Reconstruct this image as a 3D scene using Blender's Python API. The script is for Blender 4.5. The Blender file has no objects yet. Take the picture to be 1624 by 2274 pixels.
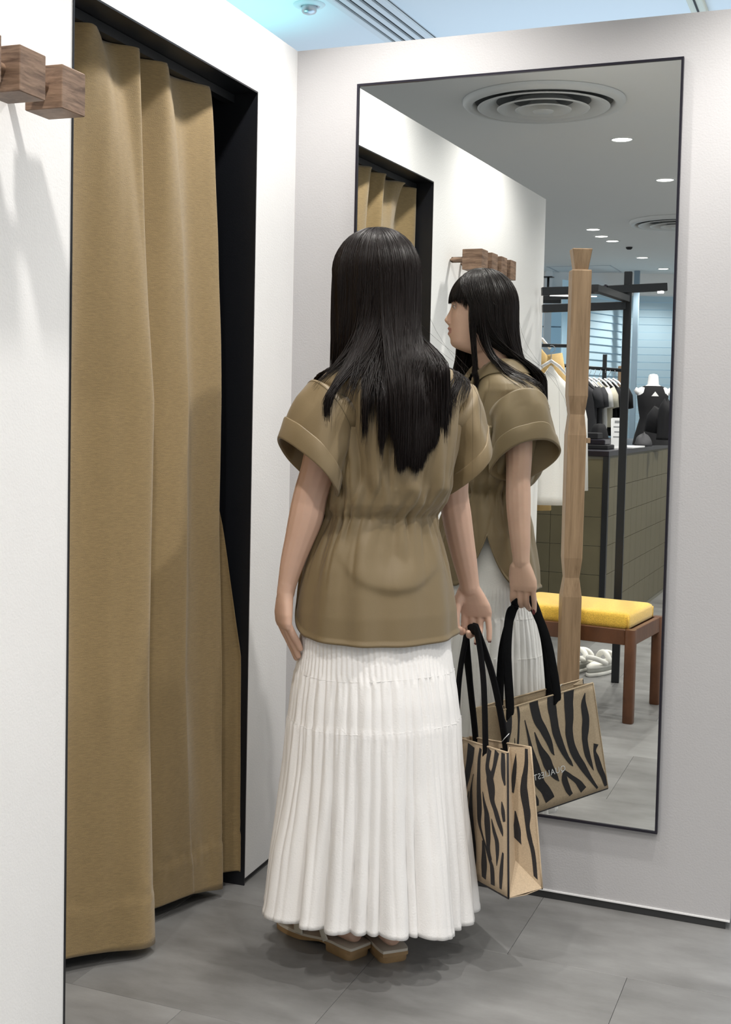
import bpy, math, random
import numpy as np
from mathutils import Matrix, Vector, noise
random.seed(7); rng = np.random.default_rng(7)
SC = bpy.context.scene
# ------------------------------------------------------------------ camera
cam_d = bpy.data.cameras.new('camera'); cam = bpy.data.objects.new('camera', cam_d)
SC.collection.objects.link(cam); SC.camera = cam
R_ = Vector((0.9224, 0.3857, 0.0205)); F_ = Vector((-0.3848, 0.9216, -0.0521))
R_ = (R_ - F_*R_.dot(F_)).normalized(); F_.normalize(); U_ = R_.cross(F_).normalized()
cam.matrix_world = Matrix(((R_.x, U_.x, -F_.x, 1.4222), (R_.y, U_.y, -F_.y, -3.0967), (R_.z, U_.z, -F_.z, 1.260), (0, 0, 0, 1)))
cam_d.sensor_fit = 'HORIZONTAL'; cam_d.sensor_width = 36.0
cam_d.lens = 2768.09/1624*36; cam_d.shift_x = (812-737.256)/1624; cam_d.shift_y = (1034.68-1137)/1624
cam_d.clip_start = 0.05; cam_d.clip_end = 60
# ------------------------------------------------------------------ world, light, exposure
SC.view_settings.view_transform = 'Standard'; SC.view_settings.look = 'None'
SC.view_settings.gamma = 1.0; SC.view_settings.use_curve_mapping = False
SC.view_settings.exposure = 0.0
w = bpy.data.worlds.new('world'); SC.world = w; w.use_nodes = True
w.node_tree.nodes['Background'].inputs[0].default_value = (0.93, 0.97, 1.0, 1)
w.node_tree.nodes['Background'].inputs[1].default_value = 0.80

def lamp(name, kind, loc, energy, color=(1, 1, 1), size=0.1, spot=None, blend=0.6, aim=None, size_y=None):
    d = bpy.data.lights.new(name, kind); d.energy = energy; d.color = color
    if kind == 'AREA':
        d.size = size
        if size_y: d.shape = 'RECTANGLE'; d.size_y = size_y
    else: d.shadow_soft_size = size
    if kind == 'SPOT': d.spot_size = math.radians(spot); d.spot_blend = blend
    o = bpy.data.objects.new(name, d); SC.collection.objects.link(o); o.location = loc
    if aim is not None:
        o.rotation_euler = (Vector(aim)-Vector(loc)).to_track_quat('-Z', 'Y').to_euler()
    return o
CZ = 2.6                                     # ceiling height
WARM = (1.0, 0.965, 0.92)
# downlights: (x, y, power) ; every one has its fitting built below
DOWN = [(0.36, -0.46, 13), (1.35, -0.50, 17), (0.46, -1.62, 12), (1.75, -1.9, 12), (1.45, -2.9, 10), (0.296, -3.287, 26), (0.344, -4.484, 22),
        (2.6, -0.9, 9), (2.7, -2.6, 12), (-0.382, -8.344, 22), (-0.456, -6.45, 22), (-0.329, -9.3, 22), (1.6, -4.6, 30), (1.5, -6.6, 30)]
for i, (x, y, e) in enumerate(DOWN):
    lamp('downlight_beam', 'SPOT', (x, y, CZ-0.03), e*4.2, WARM, 0.035, 130, 0.7, (x, y, 0))
# unseen lamps added beyond the partitions to tint the ceiling blue and cyan
lamp('cool_ceiling_fill', 'AREA', (0.5, 1.6, 1.2), 26, (0.50, 0.74, 1.0), 2.6, aim=(0.5, 1.6, 3), size_y=1.6)
lamp('cyan_uplight', 'SPOT', (-0.75, 0.62, 1.9), 26, (0.25, 0.95, 1.0), 0.05, 75, 0.9, (-0.62, 0.72, 3))
# ------------------------------------------------------------------ materials
def mat(name, col, rough=0.5, metal=0.0, spec=0.5, bump=None, var=None, sheen=0, emit=None, trans=None):
    """bump=(scale, strength, (sx,sy,sz)); var=(scale, amount, (sx,sy,sz))"""
    m = bpy.data.materials.new(name); m.use_nodes = True; nt = m.node_tree; b = nt.nodes['Principled BSDF']
    b.inputs['Base Color'].default_value = (*col, 1); b.inputs['Roughness'].default_value = rough
    b.inputs['Metallic'].default_value = metal; b.inputs['Specular IOR Level'].default_value = spec
    if sheen: b.inputs['Sheen Weight'].default_value = sheen
    if emit: b.inputs['Emission Color'].default_value = (*emit[:3], 1); b.inputs['Emission Strength'].default_value = emit[3]
    tc = nt.nodes.new('ShaderNodeTexCoord')
    def coords(s):
        mp = nt.nodes.new('ShaderNodeMapping'); mp.inputs['Scale'].default_value = s
        nt.links.new(tc.outputs['Object'], mp.inputs[0]); return mp
    if var:
        n = nt.nodes.new('ShaderNodeTexNoise'); n.inputs['Scale'].default_value = var[0]; n.inputs['Detail'].default_value = 6
        n.inputs['Roughness'].default_value = 0.6
        nt.links.new(coords(var[2] if len(var) > 2 else (1, 1, 1)).outputs[0], n.inputs[0])
        r = nt.nodes.new('ShaderNodeValToRGB'); e = r.color_ramp.elements
        a = var[1]; e[0].position = 0.3; e[1].position = 0.7
        e[0].color = (*[c*(1-a) for c in col], 1); e[1].color = (*[min(1, c*(1+a)) for c in col], 1)
        nt.links.new(n.outputs[0], r.inputs[0]); nt.links.new(r.outputs[0], b.inputs['Base Color'])
    if bump:
        n = nt.nodes.new('ShaderNodeTexNoise'); n.inputs['Scale'].default_value = bump[0]; n.inputs['Detail'].default_value = 4
        nt.links.new(coords(bump[2] if len(bump) > 2 else (1, 1, 1)).outputs[0], n.inputs[0])
        bp = nt.nodes.new('ShaderNodeBump'); bp.inputs['Strength'].default_value = bump[1]; bp.inputs['Distance'].default_value = 0.002
        nt.links.new(n.outputs[0], bp.inputs['Height']); nt.links.new(bp.outputs[0], b.inputs['Normal'])
    if trans: b.inputs['Transmission Weight'].default_value = trans
    return m
MT = {}
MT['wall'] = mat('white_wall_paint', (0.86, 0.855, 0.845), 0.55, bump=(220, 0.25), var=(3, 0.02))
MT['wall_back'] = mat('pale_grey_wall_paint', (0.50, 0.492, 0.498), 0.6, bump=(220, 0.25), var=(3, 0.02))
MT['ceil'] = mat('ceiling_paint', (0.80, 0.81, 0.80), 0.8)
MT['black'] = mat('black_liner', (0.008, 0.009, 0.012), 0.35, bump=(300, 0.1))
MT['plinth'] = mat('dark_plinth', (0.035, 0.036, 0.037), 0.5)
MT['lip'] = mat('white_base_lip', (0.85, 0.85, 0.85), 0.35)
MT['frame'] = mat('dark_navy_metal', (0.03, 0.028, 0.04), 0.3, 0.6)
MT['bmetal'] = mat('black_steel', (0.028, 0.03, 0.033), 0.38, 0.5)
MT['alu'] = mat('satin_aluminium', (0.55, 0.57, 0.6), 0.35, 0.8)
MT['mirror'] = mat('silvered_glass', (0.87, 0.885, 0.865), 0.0, 1.0)
MT['curtain'] = mat('ochre_curtain_cloth', (0.285, 0.198, 0.086), 0.8, bump=(420, 0.5, (1, 1, 2.6)), var=(150, 0.16, (0.45, 0.45, 3)), sheen=0.25)
MT['cushion'] = mat('yellow_wool', (0.80, 0.50, 0.06), 0.9, bump=(260, 0.9), var=(180, 0.2), sheen=0.4)
MT['olive'] = mat('olive_laminate_tile', (0.125, 0.108, 0.062), 0.45, var=(9, 0.06))
MT['grout'] = mat('tile_joint', (0.20, 0.19, 0.15), 0.7)
MT['floorjoint'] = mat('floor_joint', (0.19, 0.19, 0.19), 0.6)
MT['vent'] = mat('white_vent_metal', (0.70, 0.71, 0.70), 0.45)
MT['dark'] = mat('vent_dark', (0.02, 0.02, 0.022), 0.7); MT['ventneck'] = mat('vent_neck', (0.16, 0.165, 0.165), 0.7)
MT['lampglow'] = mat('lamp_lens', (1, 1, 1), 0.3, emit=(1, 0.97, 0.92, 9))
MT['striplight'] = mat('strip_lens', (1, 1, 1), 0.3, emit=(1, 0.98, 0.95, 4))
MT['blackcloth'] = mat('black_cloth', (0.005, 0.005, 0.007), 0.85, bump=(300, 0.3))
MT['whitecloth'] = mat('white_cloth', (0.90, 0.89, 0.86), 0.85, bump=(120, 0.3))
MT['creamcloth'] = mat('cream_cloth', (0.72, 0.68, 0.55), 0.85, bump=(120, 0.3))
MT['greycloth'] = mat('grey_cloth', (0.06, 0.06, 0.066), 0.85, bump=(120, 0.3))
MT['beigecloth'] = mat('beige_cloth', (0.55, 0.38, 0.16), 0.85, bump=(120, 0.3))
MT['plastic'] = mat('white_plastic', (0.86, 0.86, 0.87), 0.3)
MT['card'] = mat('white_card', (0.80, 0.81, 0.82), 0.5)
MT['print'] = mat('grey_print', (0.25, 0.26, 0.27), 0.6)
MT['rubber'] = mat('white_foam_rubber', (0.80, 0.79, 0.74), 0.5)
MT['rubberdark'] = mat('grey_foam_midsole', (0.42, 0.42, 0.38), 0.5)

def wood(name, c1, c2, scale, stretch, rough=0.45):
    m = bpy.data.materials.new(name); m.use_nodes = True; nt = m.node_tree; b = nt.nodes['Principled BSDF']
    tc = nt.nodes.new('ShaderNodeTexCoord'); mp = nt.nodes.new('ShaderNodeMapping'); mp.inputs['Scale'].default_value = stretch
    n = nt.nodes.new('ShaderNodeTexNoise'); n.inputs['Scale'].default_value = scale; n.inputs['Detail'].default_value = 9; n.inputs['Roughness'].default_value = 0.65
    n.inputs['Distortion'].default_value = 0.5
    r = nt.nodes.new('ShaderNodeValToRGB'); e = r.color_ramp.elements
    e[0].position = 0.32; e[1].position = 0.68; e[0].color = (*c1, 1); e[1].color = (*c2, 1)
    bp = nt.nodes.new('ShaderNodeBump'); bp.inputs['Strength'].default_value = 0.15; bp.inputs['Distance'].default_value = 0.001
    L = nt.links.new; L(tc.outputs['Object'], mp.inputs[0]); L(mp.outputs[0], n.inputs[0]); L(n.outputs[0], r.inputs[0])
    L(r.outputs[0], b.inputs['Base Color']); L(n.outputs[0], bp.inputs['Height']); L(bp.outputs[0], b.inputs['Normal'])
    b.inputs['Roughness'].default_value = rough
    return m
MT['walnut'] = wood('walnut_block', (0.10, 0.056, 0.034), (0.33, 0.215, 0.145), 16, (1.0, 1.0, 8), 0.5)
MT['oak'] = wood('oak_post', (0.21, 0.13, 0.068), (0.36, 0.24, 0.14), 22, (3, 3, 0.16), 0.5)
MT['teak'] = wood('brown_stained_beech', (0.085, 0.032, 0.013), (0.145, 0.056, 0.023), 10, (1, 3, 0.6), 0.4)

def floor_material():
    m = bpy.data.materials.new('concrete_look_vinyl'); m.use_nodes = True; nt = m.node_tree; b = nt.nodes['Principled BSDF']
    L = nt.links.new; g = nt.nodes.new('ShaderNodeNewGeometry'); oi = nt.nodes.new('ShaderNodeObjectInfo')
    v = nt.nodes.new('ShaderNodeVectorMath'); v.operation = 'MULTIPLY_ADD'; v.inputs[1].default_value = (0.5, 1.1, 0); 
    cx = nt.nodes.new('ShaderNodeCombineXYZ'); mu = nt.nodes.new('ShaderNodeMath'); mu.operation = 'MULTIPLY'; mu.inputs[1].default_value = 37
    L(oi.outputs['Random'], mu.inputs[0]); L(mu.outputs[0], cx.inputs[0]); L(mu.outputs[0], cx.inputs[2])
    L(g.outputs['Position'], v.inputs[0]); L(cx.outputs[0], v.inputs[2])
    n = nt.nodes.new('ShaderNodeTexNoise'); n.inputs['Scale'].default_value = 5.5; n.inputs['Detail'].default_value = 8; n.inputs['Roughness'].default_value = 0.62
    L(v.outputs[0], n.inputs[0])
    r = nt.nodes.new('ShaderNodeValToRGB'); e = r.color_ramp.elements; e[0].position = 0.3; e[1].position = 0.72
    e[0].color = (0.14, 0.138, 0.134, 1); e[1].color = (0.275, 0.274, 0.27, 1)
    L(n.outputs[0], r.inputs[0])
    hs = nt.nodes.new('ShaderNodeHueSaturation'); mr = nt.nodes.new('ShaderNodeMapRange'); mr.inputs[3].default_value = 0.93; mr.inputs[4].default_value = 1.07
    L(oi.outputs['Random'], mr.inputs[0]); L(mr.outputs[0], hs.inputs['Value']); L(r.outputs[0], hs.inputs['Color'])
    L(hs.outputs[0], b.inputs['Base Color']); b.inputs['Roughness'].default_value = 0.42
    n2 = nt.nodes.new('ShaderNodeTexNoise'); n2.inputs['Scale'].default_value = 160; bp = nt.nodes.new('ShaderNodeBump')
    bp.inputs['Strength'].default_value = 0.12; bp.inputs['Distance'].default_value = 0.001
    L(g.outputs['Position'], n2.inputs[0]); L(n2.outputs[0], bp.inputs['Height']); L(bp.outputs[0], b.inputs['Normal'])
    return m
MT['floor'] = floor_material()
# ------------------------------------------------------------------ mesh helpers
WM = {}                                       # world matrices of roots and parts
class MB:
    def __init__(s): s.v = []; s.f = []
    def add(s, vs, fs):
        n = len(s.v); s.v += [tuple(map(float, p)) for p in vs]; s.f += [tuple(i+n for i in f) for f in fs]; return s
    def box(s, c, d, rz=0.0, bev=0.0, ax=None):
        """box by centre and size; ax = (ex, ey, ez) own axes"""
        if ax is None:
            ca, sa = math.cos(rz), math.sin(rz); ax = (Vector((ca, sa, 0)), Vector((-sa, ca, 0)), Vector((0, 0, 1)))
        ex, ey, ez = [Vector(a) for a in ax]; c = Vector(c); h = [x/2 for x in d]
        if bev <= 0:
            vs = [c+ex*h[0]*i+ey*h[1]*j+ez*h[2]*k for k in (-1, 1) for j in (-1, 1) for i in (-1, 1)]
            return s.add(vs, [(0, 2, 3, 1), (4, 5, 7, 6), (0, 1, 5, 4), (2, 6, 7, 3), (0, 4, 6, 2), (1, 3, 7, 5)])
        # chamfered box: octagonal profile rings
        b = min(bev, *[x*0.98 for x in h])
        rings = []
        for k, inset in ((-h[2], b), (-h[2]+b, 0), (h[2]-b, 0), (h[2], b)):
            a0, a1 = h[0]-inset, h[1]-inset; q = b
            rings.append([c+ez*k+ex*x+ey*y for x, y in ((-a0+q, -a1), (a0-q, -a1), (a0, -a1+q), (a0, a1-q), (a0-q, a1), (-a0+q, a1), (-a0, a1-q), (-a0, -a1+q))])
        return s.loft(rings, True, True)
    def loft(s, rings, closed=True, caps=False):
        n = len(rings[0]); vs = [p for r in rings for p in r]; fs = []
        for i in range(len(rings)-1):
            for j in range(n if closed else n-1):
                k = (j+1) % n; fs.append((i*n+j, i*n+k, (i+1)*n+k, (i+1)*n+j))
        if caps: fs += [tuple(range(n))[::-1], tuple((len(rings)-1)*n+j for j in range(n))]
        return s.add(vs, fs)
    def tube(s, pts, rad, n=12, caps=True, flat=1.0, up=None):
        """tube along pts; rad scalar or list; flat squashes second axis"""
        P = [Vector(p) for p in pts]; R = rad if hasattr(rad, '__len__') else [rad]*len(P); rings = []
        t0 = (P[1]-P[0]).normalized(); a = Vector(up) if up is not None else (Vector((0, 0, 1)) if abs(t0.z) < 0.9 else Vector((1, 0, 0)))
        for i, p in enumerate(P):
            t = (P[min(i+1, len(P)-1)]-P[max(i-1, 0)]).normalized(); a = (a-t*a.dot(t)).normalized(); b = t.cross(a)
            rings.append([p+(a*math.cos(q)+b*math.sin(q)*flat)*R[i] for q in [2*math.pi*j/n for j in range(n)]])
        return s.loft(rings, True, caps)
    def strip(s, pts, width_dir, w, th):
        """flat band (webbing) along pts"""
        P = [Vector(p) for p in pts]; rings = []
        for i, p in enumerate(P):
            t = (P[min(i+1, len(P)-1)]-P[max(i-1, 0)]).normalized(); a = Vector(width_dir[i] if isinstance(width_dir, list) else width_dir); a = (a-t*a.dot(t)).normalized(); b = t.cross(a)
            rings.append([p+a*w/2*x+b*th/2*y for x, y in ((-1, -.5), (-.8, -1), (.8, -1), (1, -.5), (1, .5), (.8, 1), (-.8, 1), (-1, .5))])
        return s.loft(rings, True, True)
def set_mat(me, m):
    for x in (m if isinstance(m, (list, tuple)) else [m]): me.materials.append(MT[x] if isinstance(x, str) else x)
def link(o, parent=None, label=None, cat=None, group=None, kind=None):
    SC.collection.objects.link(o)
    if parent is not None: o.parent = parent
    if label: o['label'] = label
    if cat: o['category'] = cat
    if group: o['group'] = group
    if kind: o['kind'] = kind
    return o
def empty(name, loc, rz=0.0, **k):
    o = bpy.data.objects.new(name, None); o.empty_display_size = 0.1; o.location = loc; o.rotation_euler = (0, 0, rz)
    link(o, **k); WM[o.name] = Matrix.Translation(Vector(loc)) @ Matrix.Rotation(rz, 4, 'Z'); return o
def obj(name, mb, m, parent=None, smooth=False, local=False, origin=None, **k):
    """one mesh object; vertices are world coordinates unless local=True"""
    v = np.array(mb.v, float); me = bpy.data.meshes.new(name)
    if parent is not None:
        M = WM[parent.name]
        if not local:
            A = np.array(M.inverted()); v = v @ A[:3, :3].T + A[:3, 3]
        Wm = M
        loc = Vector((0, 0, 0))
    else:
        o0 = origin if origin is not None else ((v[:, 0].min()+v[:, 0].max())/2, (v[:, 1].min()+v[:, 1].max())/2, v[:, 2].min())
        v = v-np.array(o0); loc = Vector(o0); Wm = Matrix.Translation(loc)
    me.from_pydata(v.tolist(), [], mb.f); me.update()
    if smooth: me.polygons.foreach_set('use_smooth', [True]*len(me.polygons))
    set_mat(me, m); o = bpy.data.objects.new(name, me); o.location = loc; link(o, parent=parent, **k); WM[o.name] = Wm
    return o
def auto_smooth(o, ang=40):
    me = o.data; me.polygons.foreach_set('use_smooth', [True]*len(me.polygons))
    try: me.set_sharp_from_angle(angle=math.radians(ang))
    except Exception: pass
def bevel(o, w, n=2):
    md = o.modifiers.new('bevel', 'BEVEL'); md.width = w; md.segments = n; md.limit_method = 'ANGLE'; md.angle_limit = math.radians(40); return o
def solid(o, t, off=0):
    md = o.modifiers.new('thickness', 'SOLIDIFY'); md.thickness = t; md.offset = off; return o
def sstep(a, b, x):
    t = np.clip((x-a)/(b-a), 0, 1); return t*t*(3-2*t)
# local frame of the left wall: d along it from the corner, o off it into the shop
DV = Vector((0.0330, -0.99946, 0)); NV = Vector((0.99946, 0.0330, 0)); LA = math.atan2(DV.y, DV.x)
def LW(d, o, z): return DV*d+NV*o+Vector((0, 0, z))
def lbox(mb, d0, d1, o0, o1, z0, z1, bev=0):
    return mb.box(LW((d0+d1)/2, (o0+o1)/2, (z0+z1)/2), (d1-d0, o1-o0, z1-z0), bev=bev, ax=(DV, NV, Vector((0, 0, 1))))
# ================================================================== SETTING
H = 2.200
# ceiling and outer shell of the shop
obj('ceiling', MB().box((0.6, -4.0, CZ+0.05), (9, 14, 0.1)), 'ceil', kind='structure')
fl = obj('floor', MB().box((0.6, -4.0, -0.06), (9, 14, 0.1)), 'floorjoint', kind='structure')
# vinyl tiles: half-offset courses, joint lines at x = 1.008 and y = -0.349
T = 0.544; tm = None
for r_i in range(-6, 21):
    y1 = -0.349-r_i*T+T; off = 0.0 if r_i % 2 == 1 else T/2
    near = -3.2 < y1 < 2.1
    if y1 > 2.9 or y1 < -10.6: continue
    for c_i in range(-7, 8):
        x0 = 1.008+off+c_i*T
        if x0 < -2.6 or x0 > 4.4: continue
        if not near and not (-1.9 < x0 < 1.3 and y1 > -10.6): continue
        if tm is None:
            b = MB(); g = 0.0004
            b.loft([[(g, g, -0.01), (T-g, g, -0.01), (T-g, T-g, -0.01), (g, T-g, -0.01)], [(g, g, -0.0006), (T-g, g, -0.0006), (T-g, T-g, -0.0006), (g, T-g, -0.0006)],
                    [(g+.0006, g+.0006, 0), (T-g-.0006, g+.0006, 0), (T-g-.0006, T-g-.0006, 0), (g+.0006, T-g-.0006, 0)]], True, True)
            tm = bpy.data.meshes.new('floor_tile'); tm.from_pydata(b.v, [], b.f); tm.materials.append(MT['floor'])
        o = bpy.data.objects.new('floor_tile', tm); o.location = (x0-fl.location.x, y1-T-fl.location.y, -fl.location.z); link(o, parent=fl)
# left wall with the fitting-room opening
b = MB(); th = 0.11; OD0, OD1, OZ = 0.2461, 1.0899, 2.031; WE = 2.583
lbox(b, -0.10, OD0, -th, 0, 0.016, H); lbox(b, OD1, WE, -th, 0, 0.016, H); lbox(b, OD0, OD1, -th, 0, OZ, H)
wl = obj('wall_left', b, 'wall', kind='structure')
b = MB(); lbox(b, OD1+0.004, WE-0.005, -th+0.01, -0.008, 0, 0.016); lbox(b, 0, OD0-0.004, -th+0.01, -0.008, 0, 0.016)
obj('baseboard_left', b, 'plinth', kind='structure')
# black liner of the opening
b = MB(); e = 0.0025; ld = 0.20
lbox(b, OD0, OD0+0.004, -ld, e, 0, OZ); lbox(b, OD1-0.004, OD1, -ld, e, 0, OZ); lbox(b, OD0+0.004, OD1-0.004, -ld, e, OZ-0.004, OZ)
obj('door_1', b, 'black', kind='structure')
# fitting room behind the curtain
b = MB(); lbox(b, -0.1, 1.4, -1.3, -1.25, 0, H); lbox(b, -0.12, -0.07, -1.3, -th, 0, H); lbox(b, 1.3, 1.35, -1.3, -th, 0, H)
lbox(b, -0.1, 1.4, -1.3, -th, H, H+0.03)
obj('wall_fitting', b, 'plinth', kind='structure')
# mirror wall: white partition over a recessed plinth
XR = 1.193
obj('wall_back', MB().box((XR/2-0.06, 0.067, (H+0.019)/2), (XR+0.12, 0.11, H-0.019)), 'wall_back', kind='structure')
obj('baseboard_back', MB().box((XR/2-0.06, 0.067, 0.010), (XR+0.10, 0.106, 0.019)), 'plinth', kind='structure')
obj('trim_1', MB().box((XR/2, 0.0106, 0.0215), (XR, 0.0028, 0.004)), 'lip', kind='structure')
# outer side walls left out so the even world light brightens the ceiling
# ================================================================== CEILING FITTINGS
def round_diffuser(x, y, R, label):
    t = empty('ceiling_diffuser', (x, y, CZ-0.045), label=label, cat='air vent', group='round ceiling diffusers')
    def ring(prof, n=64):
        return MB().loft([[(x+r*math.cos(2*math.pi*j/n), y+r*math.sin(2*math.pi*j/n), z) for j in range(n)] for r, z in prof])
    obj('outer_flange', ring([(R, CZ-0.001), (R*1.0, CZ-0.012), (R*.965, CZ-0.026), (R*.90, CZ-0.028), (R*.87, CZ-0.018), (R*.85, CZ-0.002)]), 'vent', t, True)
    for a, b_, zz in ((0.80, 0.60, 0.034), (0.56, 0.38, 0.040), (0.34, 0.16, 0.044)):
        obj('cone_ring', ring([(R*a*1.02, CZ-zz+0.004), (R*a, CZ-zz), (R*(a-.04), CZ-zz+0.002), (R*(b_+.02), CZ-0.012), (R*b_*.97, CZ-0.003)]), 'vent', t, True)
    obj('centre_boss', ring([(R*.13, CZ-0.046), (R*.12, CZ-0.05), (0.001, CZ-0.05)]), 'vent', t, True)
    obj('neck', ring([(R*.86, CZ-0.0015), (0.001, CZ-0.0015)]), 'ventneck', t)
round_diffuser(0.106, -2.393, 0.355, 'large white round ceiling diffuser of concentric rings, nearest the mirror')
round_diffuser(0.20, -6.19, 0.34, 'smaller-looking round ceiling diffuser cut by the right mirror edge')
def downlight(x, y, label, k=1.0):
    t = empty('downlight', (x, y, CZ-0.006), label=label, cat='ceiling light', group='recessed ceiling downlights'); n = 28
    c = lambda r, z: [(x+r*math.cos(2*math.pi*j/n), y+r*math.sin(2*math.pi*j/n), z) for j in range(n)]
    obj('trim_ring', MB().loft([c(.062*k, CZ-.0005), c(.061*k, CZ-.005), (c(.052*k, CZ-.006)), c(.048*k, CZ-.0015)]), 'vent', t, True)
    obj('lens', MB().add(c(.049*k, CZ-.0025), [tuple(range(n))[::-1]]), 'lampglow', t)
for i, (x, y, e) in enumerate(DOWN):
    if y < -3.0 and x < 1.0:
        downlight(x, y, ['glowing downlight right of the large diffuser', 'glowing downlight below the first, by the right mirror edge', 'small far downlight right of the post top',
                         'bright pair member of downlights above the post', 'farthest small downlight beside the right mirror edge'][[-3.287, -4.484, -8.344, -6.45, -9.3].index(y)], 1.0)
    else: downlight(x, y, 'recessed ceiling downlight '+{(0.36, -0.46): 'directly above the woman', (1.35, -0.50): 'above the right end of the mirror wall', (0.46, -1.62): 'above the wall coat rail', (1.75, -1.9): 'over the open floor right of the bench', (1.45, -2.9): 'over the camera side of the fitting area', (2.6, -0.9): 'far to the right of the mirror wall', (2.7, -2.6): 'over the open shop floor at the far right', (1.6, -4.6): 'behind the viewer, right of the counter', (1.5, -6.6): 'far behind the viewer, right of the rail'}[(x, y)])
for x, y, lb in ((-0.468, -6.85, 'bright downlight, middle one of the cluster above the post'), (-0.436, -7.15, 'downlight at the right end of the cluster above the post')): downlight(x, y, lb)
# sprinkler head
t = empty('sprinkler_head', (-0.336, 0.832, CZ-0.03), label='small metal sprinkler head on the blue-lit ceiling above the corner', cat='sprinkler')
c = lambda r, z, n=20: [(-0.336+r*math.cos(2*math.pi*j/n), 0.832+r*math.sin(2*math.pi*j/n), z) for j in range(n)]
obj('escutcheon', MB().loft([c(.055, CZ-.0005), c(.05, CZ-.005), c(.03, CZ-.008), c(.028, CZ-.004)]), 'vent', t, True)
obj('nozzle', MB().loft([c(.026, CZ-.002), c(.026, CZ-.022), c(.022, CZ-.028), c(.012, CZ-.032), c(.001, CZ-.033)]), 'alu', t, True)
# small detector seen in the mirror
c = lambda r, z, n=16: [(-0.373+r*math.cos(2*math.pi*j/n), -7.584+r*math.sin(2*math.pi*j/n), z) for j in range(n)]
o = obj('smoke_detector', MB().loft([c(.028, CZ-.0005), c(.026, CZ-.012), c(.016, CZ-.02), c(.001, CZ-.021)]), 'dark', smooth=True, label='tiny dark detector dot on the ceiling among the far downlights', cat='detector')
# linear slot diffuser above the mirror wall
sa = Vector((0.035, 0.9994, 0)).normalized(); sx = Vector((sa.y, -sa.x, 0)); s0 = Vector((-0.137, 1.30, CZ))
t = empty('slot_diffuser', (s0.x, s0.y, CZ-0.02), label='linear slot diffuser with dark slots running over the mirror wall', cat='air vent')
ax = (sx, sa, Vector((0, 0, 1)))
obj('backing', MB().box(s0+Vector((0, 0, -.003)), (0.175, 2.6, 0.004), ax=ax), 'dark', t)
for k in range(5):
    obj('slot_bar', MB().box(s0+sx*(-0.077+k*0.0385)+Vector((0, 0, -.010)), (0.022 if k not in (0, 4) else 0.026, 2.6, 0.014), ax=ax, bev=.003), 'vent', t)
# pale light track at the right
t = empty('light_track', (0.895, 1.25, CZ-0.03), label='pale metal ceiling track at the upper right of the mirror wall', cat='track')
obj('housing', MB().box((0.893, 1.30, CZ-.012), (0.05, 2.4, 0.022), bev=.003), 'creamcloth', t)
obj('slot', MB().box((0.893, 1.30, CZ-.0245), (0.006, 2.4, 0.003)), 'dark', t)
# access hatch outline
t = empty('ceiling_hatch', (-1.07, -9.3, CZ-.004), label='thin square hatch outline on the far ceiling behind the post top', cat='hatch')
for dx, dy, sx_, sy_ in ((0, .3, .62, .012), (0, -.3, .62, .012), (.3, 0, .012, .62), (-.3, 0, .012, .62)):
    obj('hatch_edge', MB().box((-1.07+dx, -9.2+dy, CZ-.002), (sx_, sy_, .004)), 'alu', t)
# ================================================================== MIRROR
X0, X1, Z0, Z1 = 0.1805, 1.0165, 0.2135, 2.095
t = empty('wall_mirror', ((X0+X1)/2, 0.006, Z0), label='tall rectangular mirror in a thin dark metal frame on the white wall', cat='mirror')
obj('glass', MB().add([(X0+.005, 0, Z0+.005), (X1-.005, 0, Z0+.005), (X1-.005, 0, Z1-.005), (X0+.005, 0, Z1-.005)], [(0, 1, 2, 3)]), 'mirror', t)
obj('backing_board', MB().box(((X0+X1)/2, 0.0050, (Z0+Z1)/2), (X1-X0-.02, 0.006, Z1-Z0-.02)), 'dark', t)
f = .0058
for a, c_, d_ in (('frame_rail', ((X0+X1)/2, 0.0025, Z1-f/2), (X1-X0, .013, f)), ('frame_rail', ((X0+X1)/2, 0.0025, Z0+f/2), (X1-X0, .013, f)),
                  ('frame_stile', (X0+f/2, 0.0025, (Z0+Z1)/2), (f, .013, Z1-Z0-2*f)), ('frame_stile', (X1-f/2, 0.0025, (Z0+Z1)/2), (f, .013, Z1-Z0-2*f))):
    obj(a, MB().box(c_, d_), 'frame', t)
# ================================================================== CURTAIN
lv = [2.005, 1.25, 0.95, 0.60, 0.03]
top = [(1.082, -.08), (1.05, -.05), (.98, -.088), (.945, -.046), (.90, -.06), (.86, -.088), (.82, -.088), (.77, -.046), (.735, -.06), (.70, -.088), (.645, -.046), (.60, -.07), (.55, -.088), (.50, -.08), (.44, -.052), (.42, -.048), (.405, -.06), (.40, -.075), (.396, -.08), (.392, -.083), (.388, -.085)]
mid = [(1.082, -.075), (1.055, -.06), (.97, -.10), (.88, -.125), (.80, -.07), (.745, -.033), (.712, -.027), (.698, -.05), (.70, -.10), (.66, -.11), (.59, -.06), (.535, -.033), (.52, -.045), (.46, -.06), (.38, -.03), (.366, -.032), (.364, -.06), (.366, -.08), (.370, -.085), (.372, -.09), (.375, -.095)]
m2 = mid[:16]+[(.362, -.055), (.352, -.075), (.335, -.07), (.322, -.055), (.315, -.045)]
m3 = mid[:14]+[(.365, -.027), (.352, -.026), (.35, -.055), (.33, -.08), (.29, -.062), (.255, -.03), (.250, -.018)]
bot = [(1.08, -.09), (1.05, -.07), (.96, -.13), (.88, -.155), (.79, -.09), (.73, -.028), (.687, -.022), (.665, -.045), (.66, -.11), (.60, -.125), (.52, -.085), (.44, -.058), (.42, -.055), (.38, -.04), (.35, -.022), (.335, -.022), (.33, -.05), (.33, -.09), (.29, -.06), (.256, -.022), (.251, -.010)]
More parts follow.
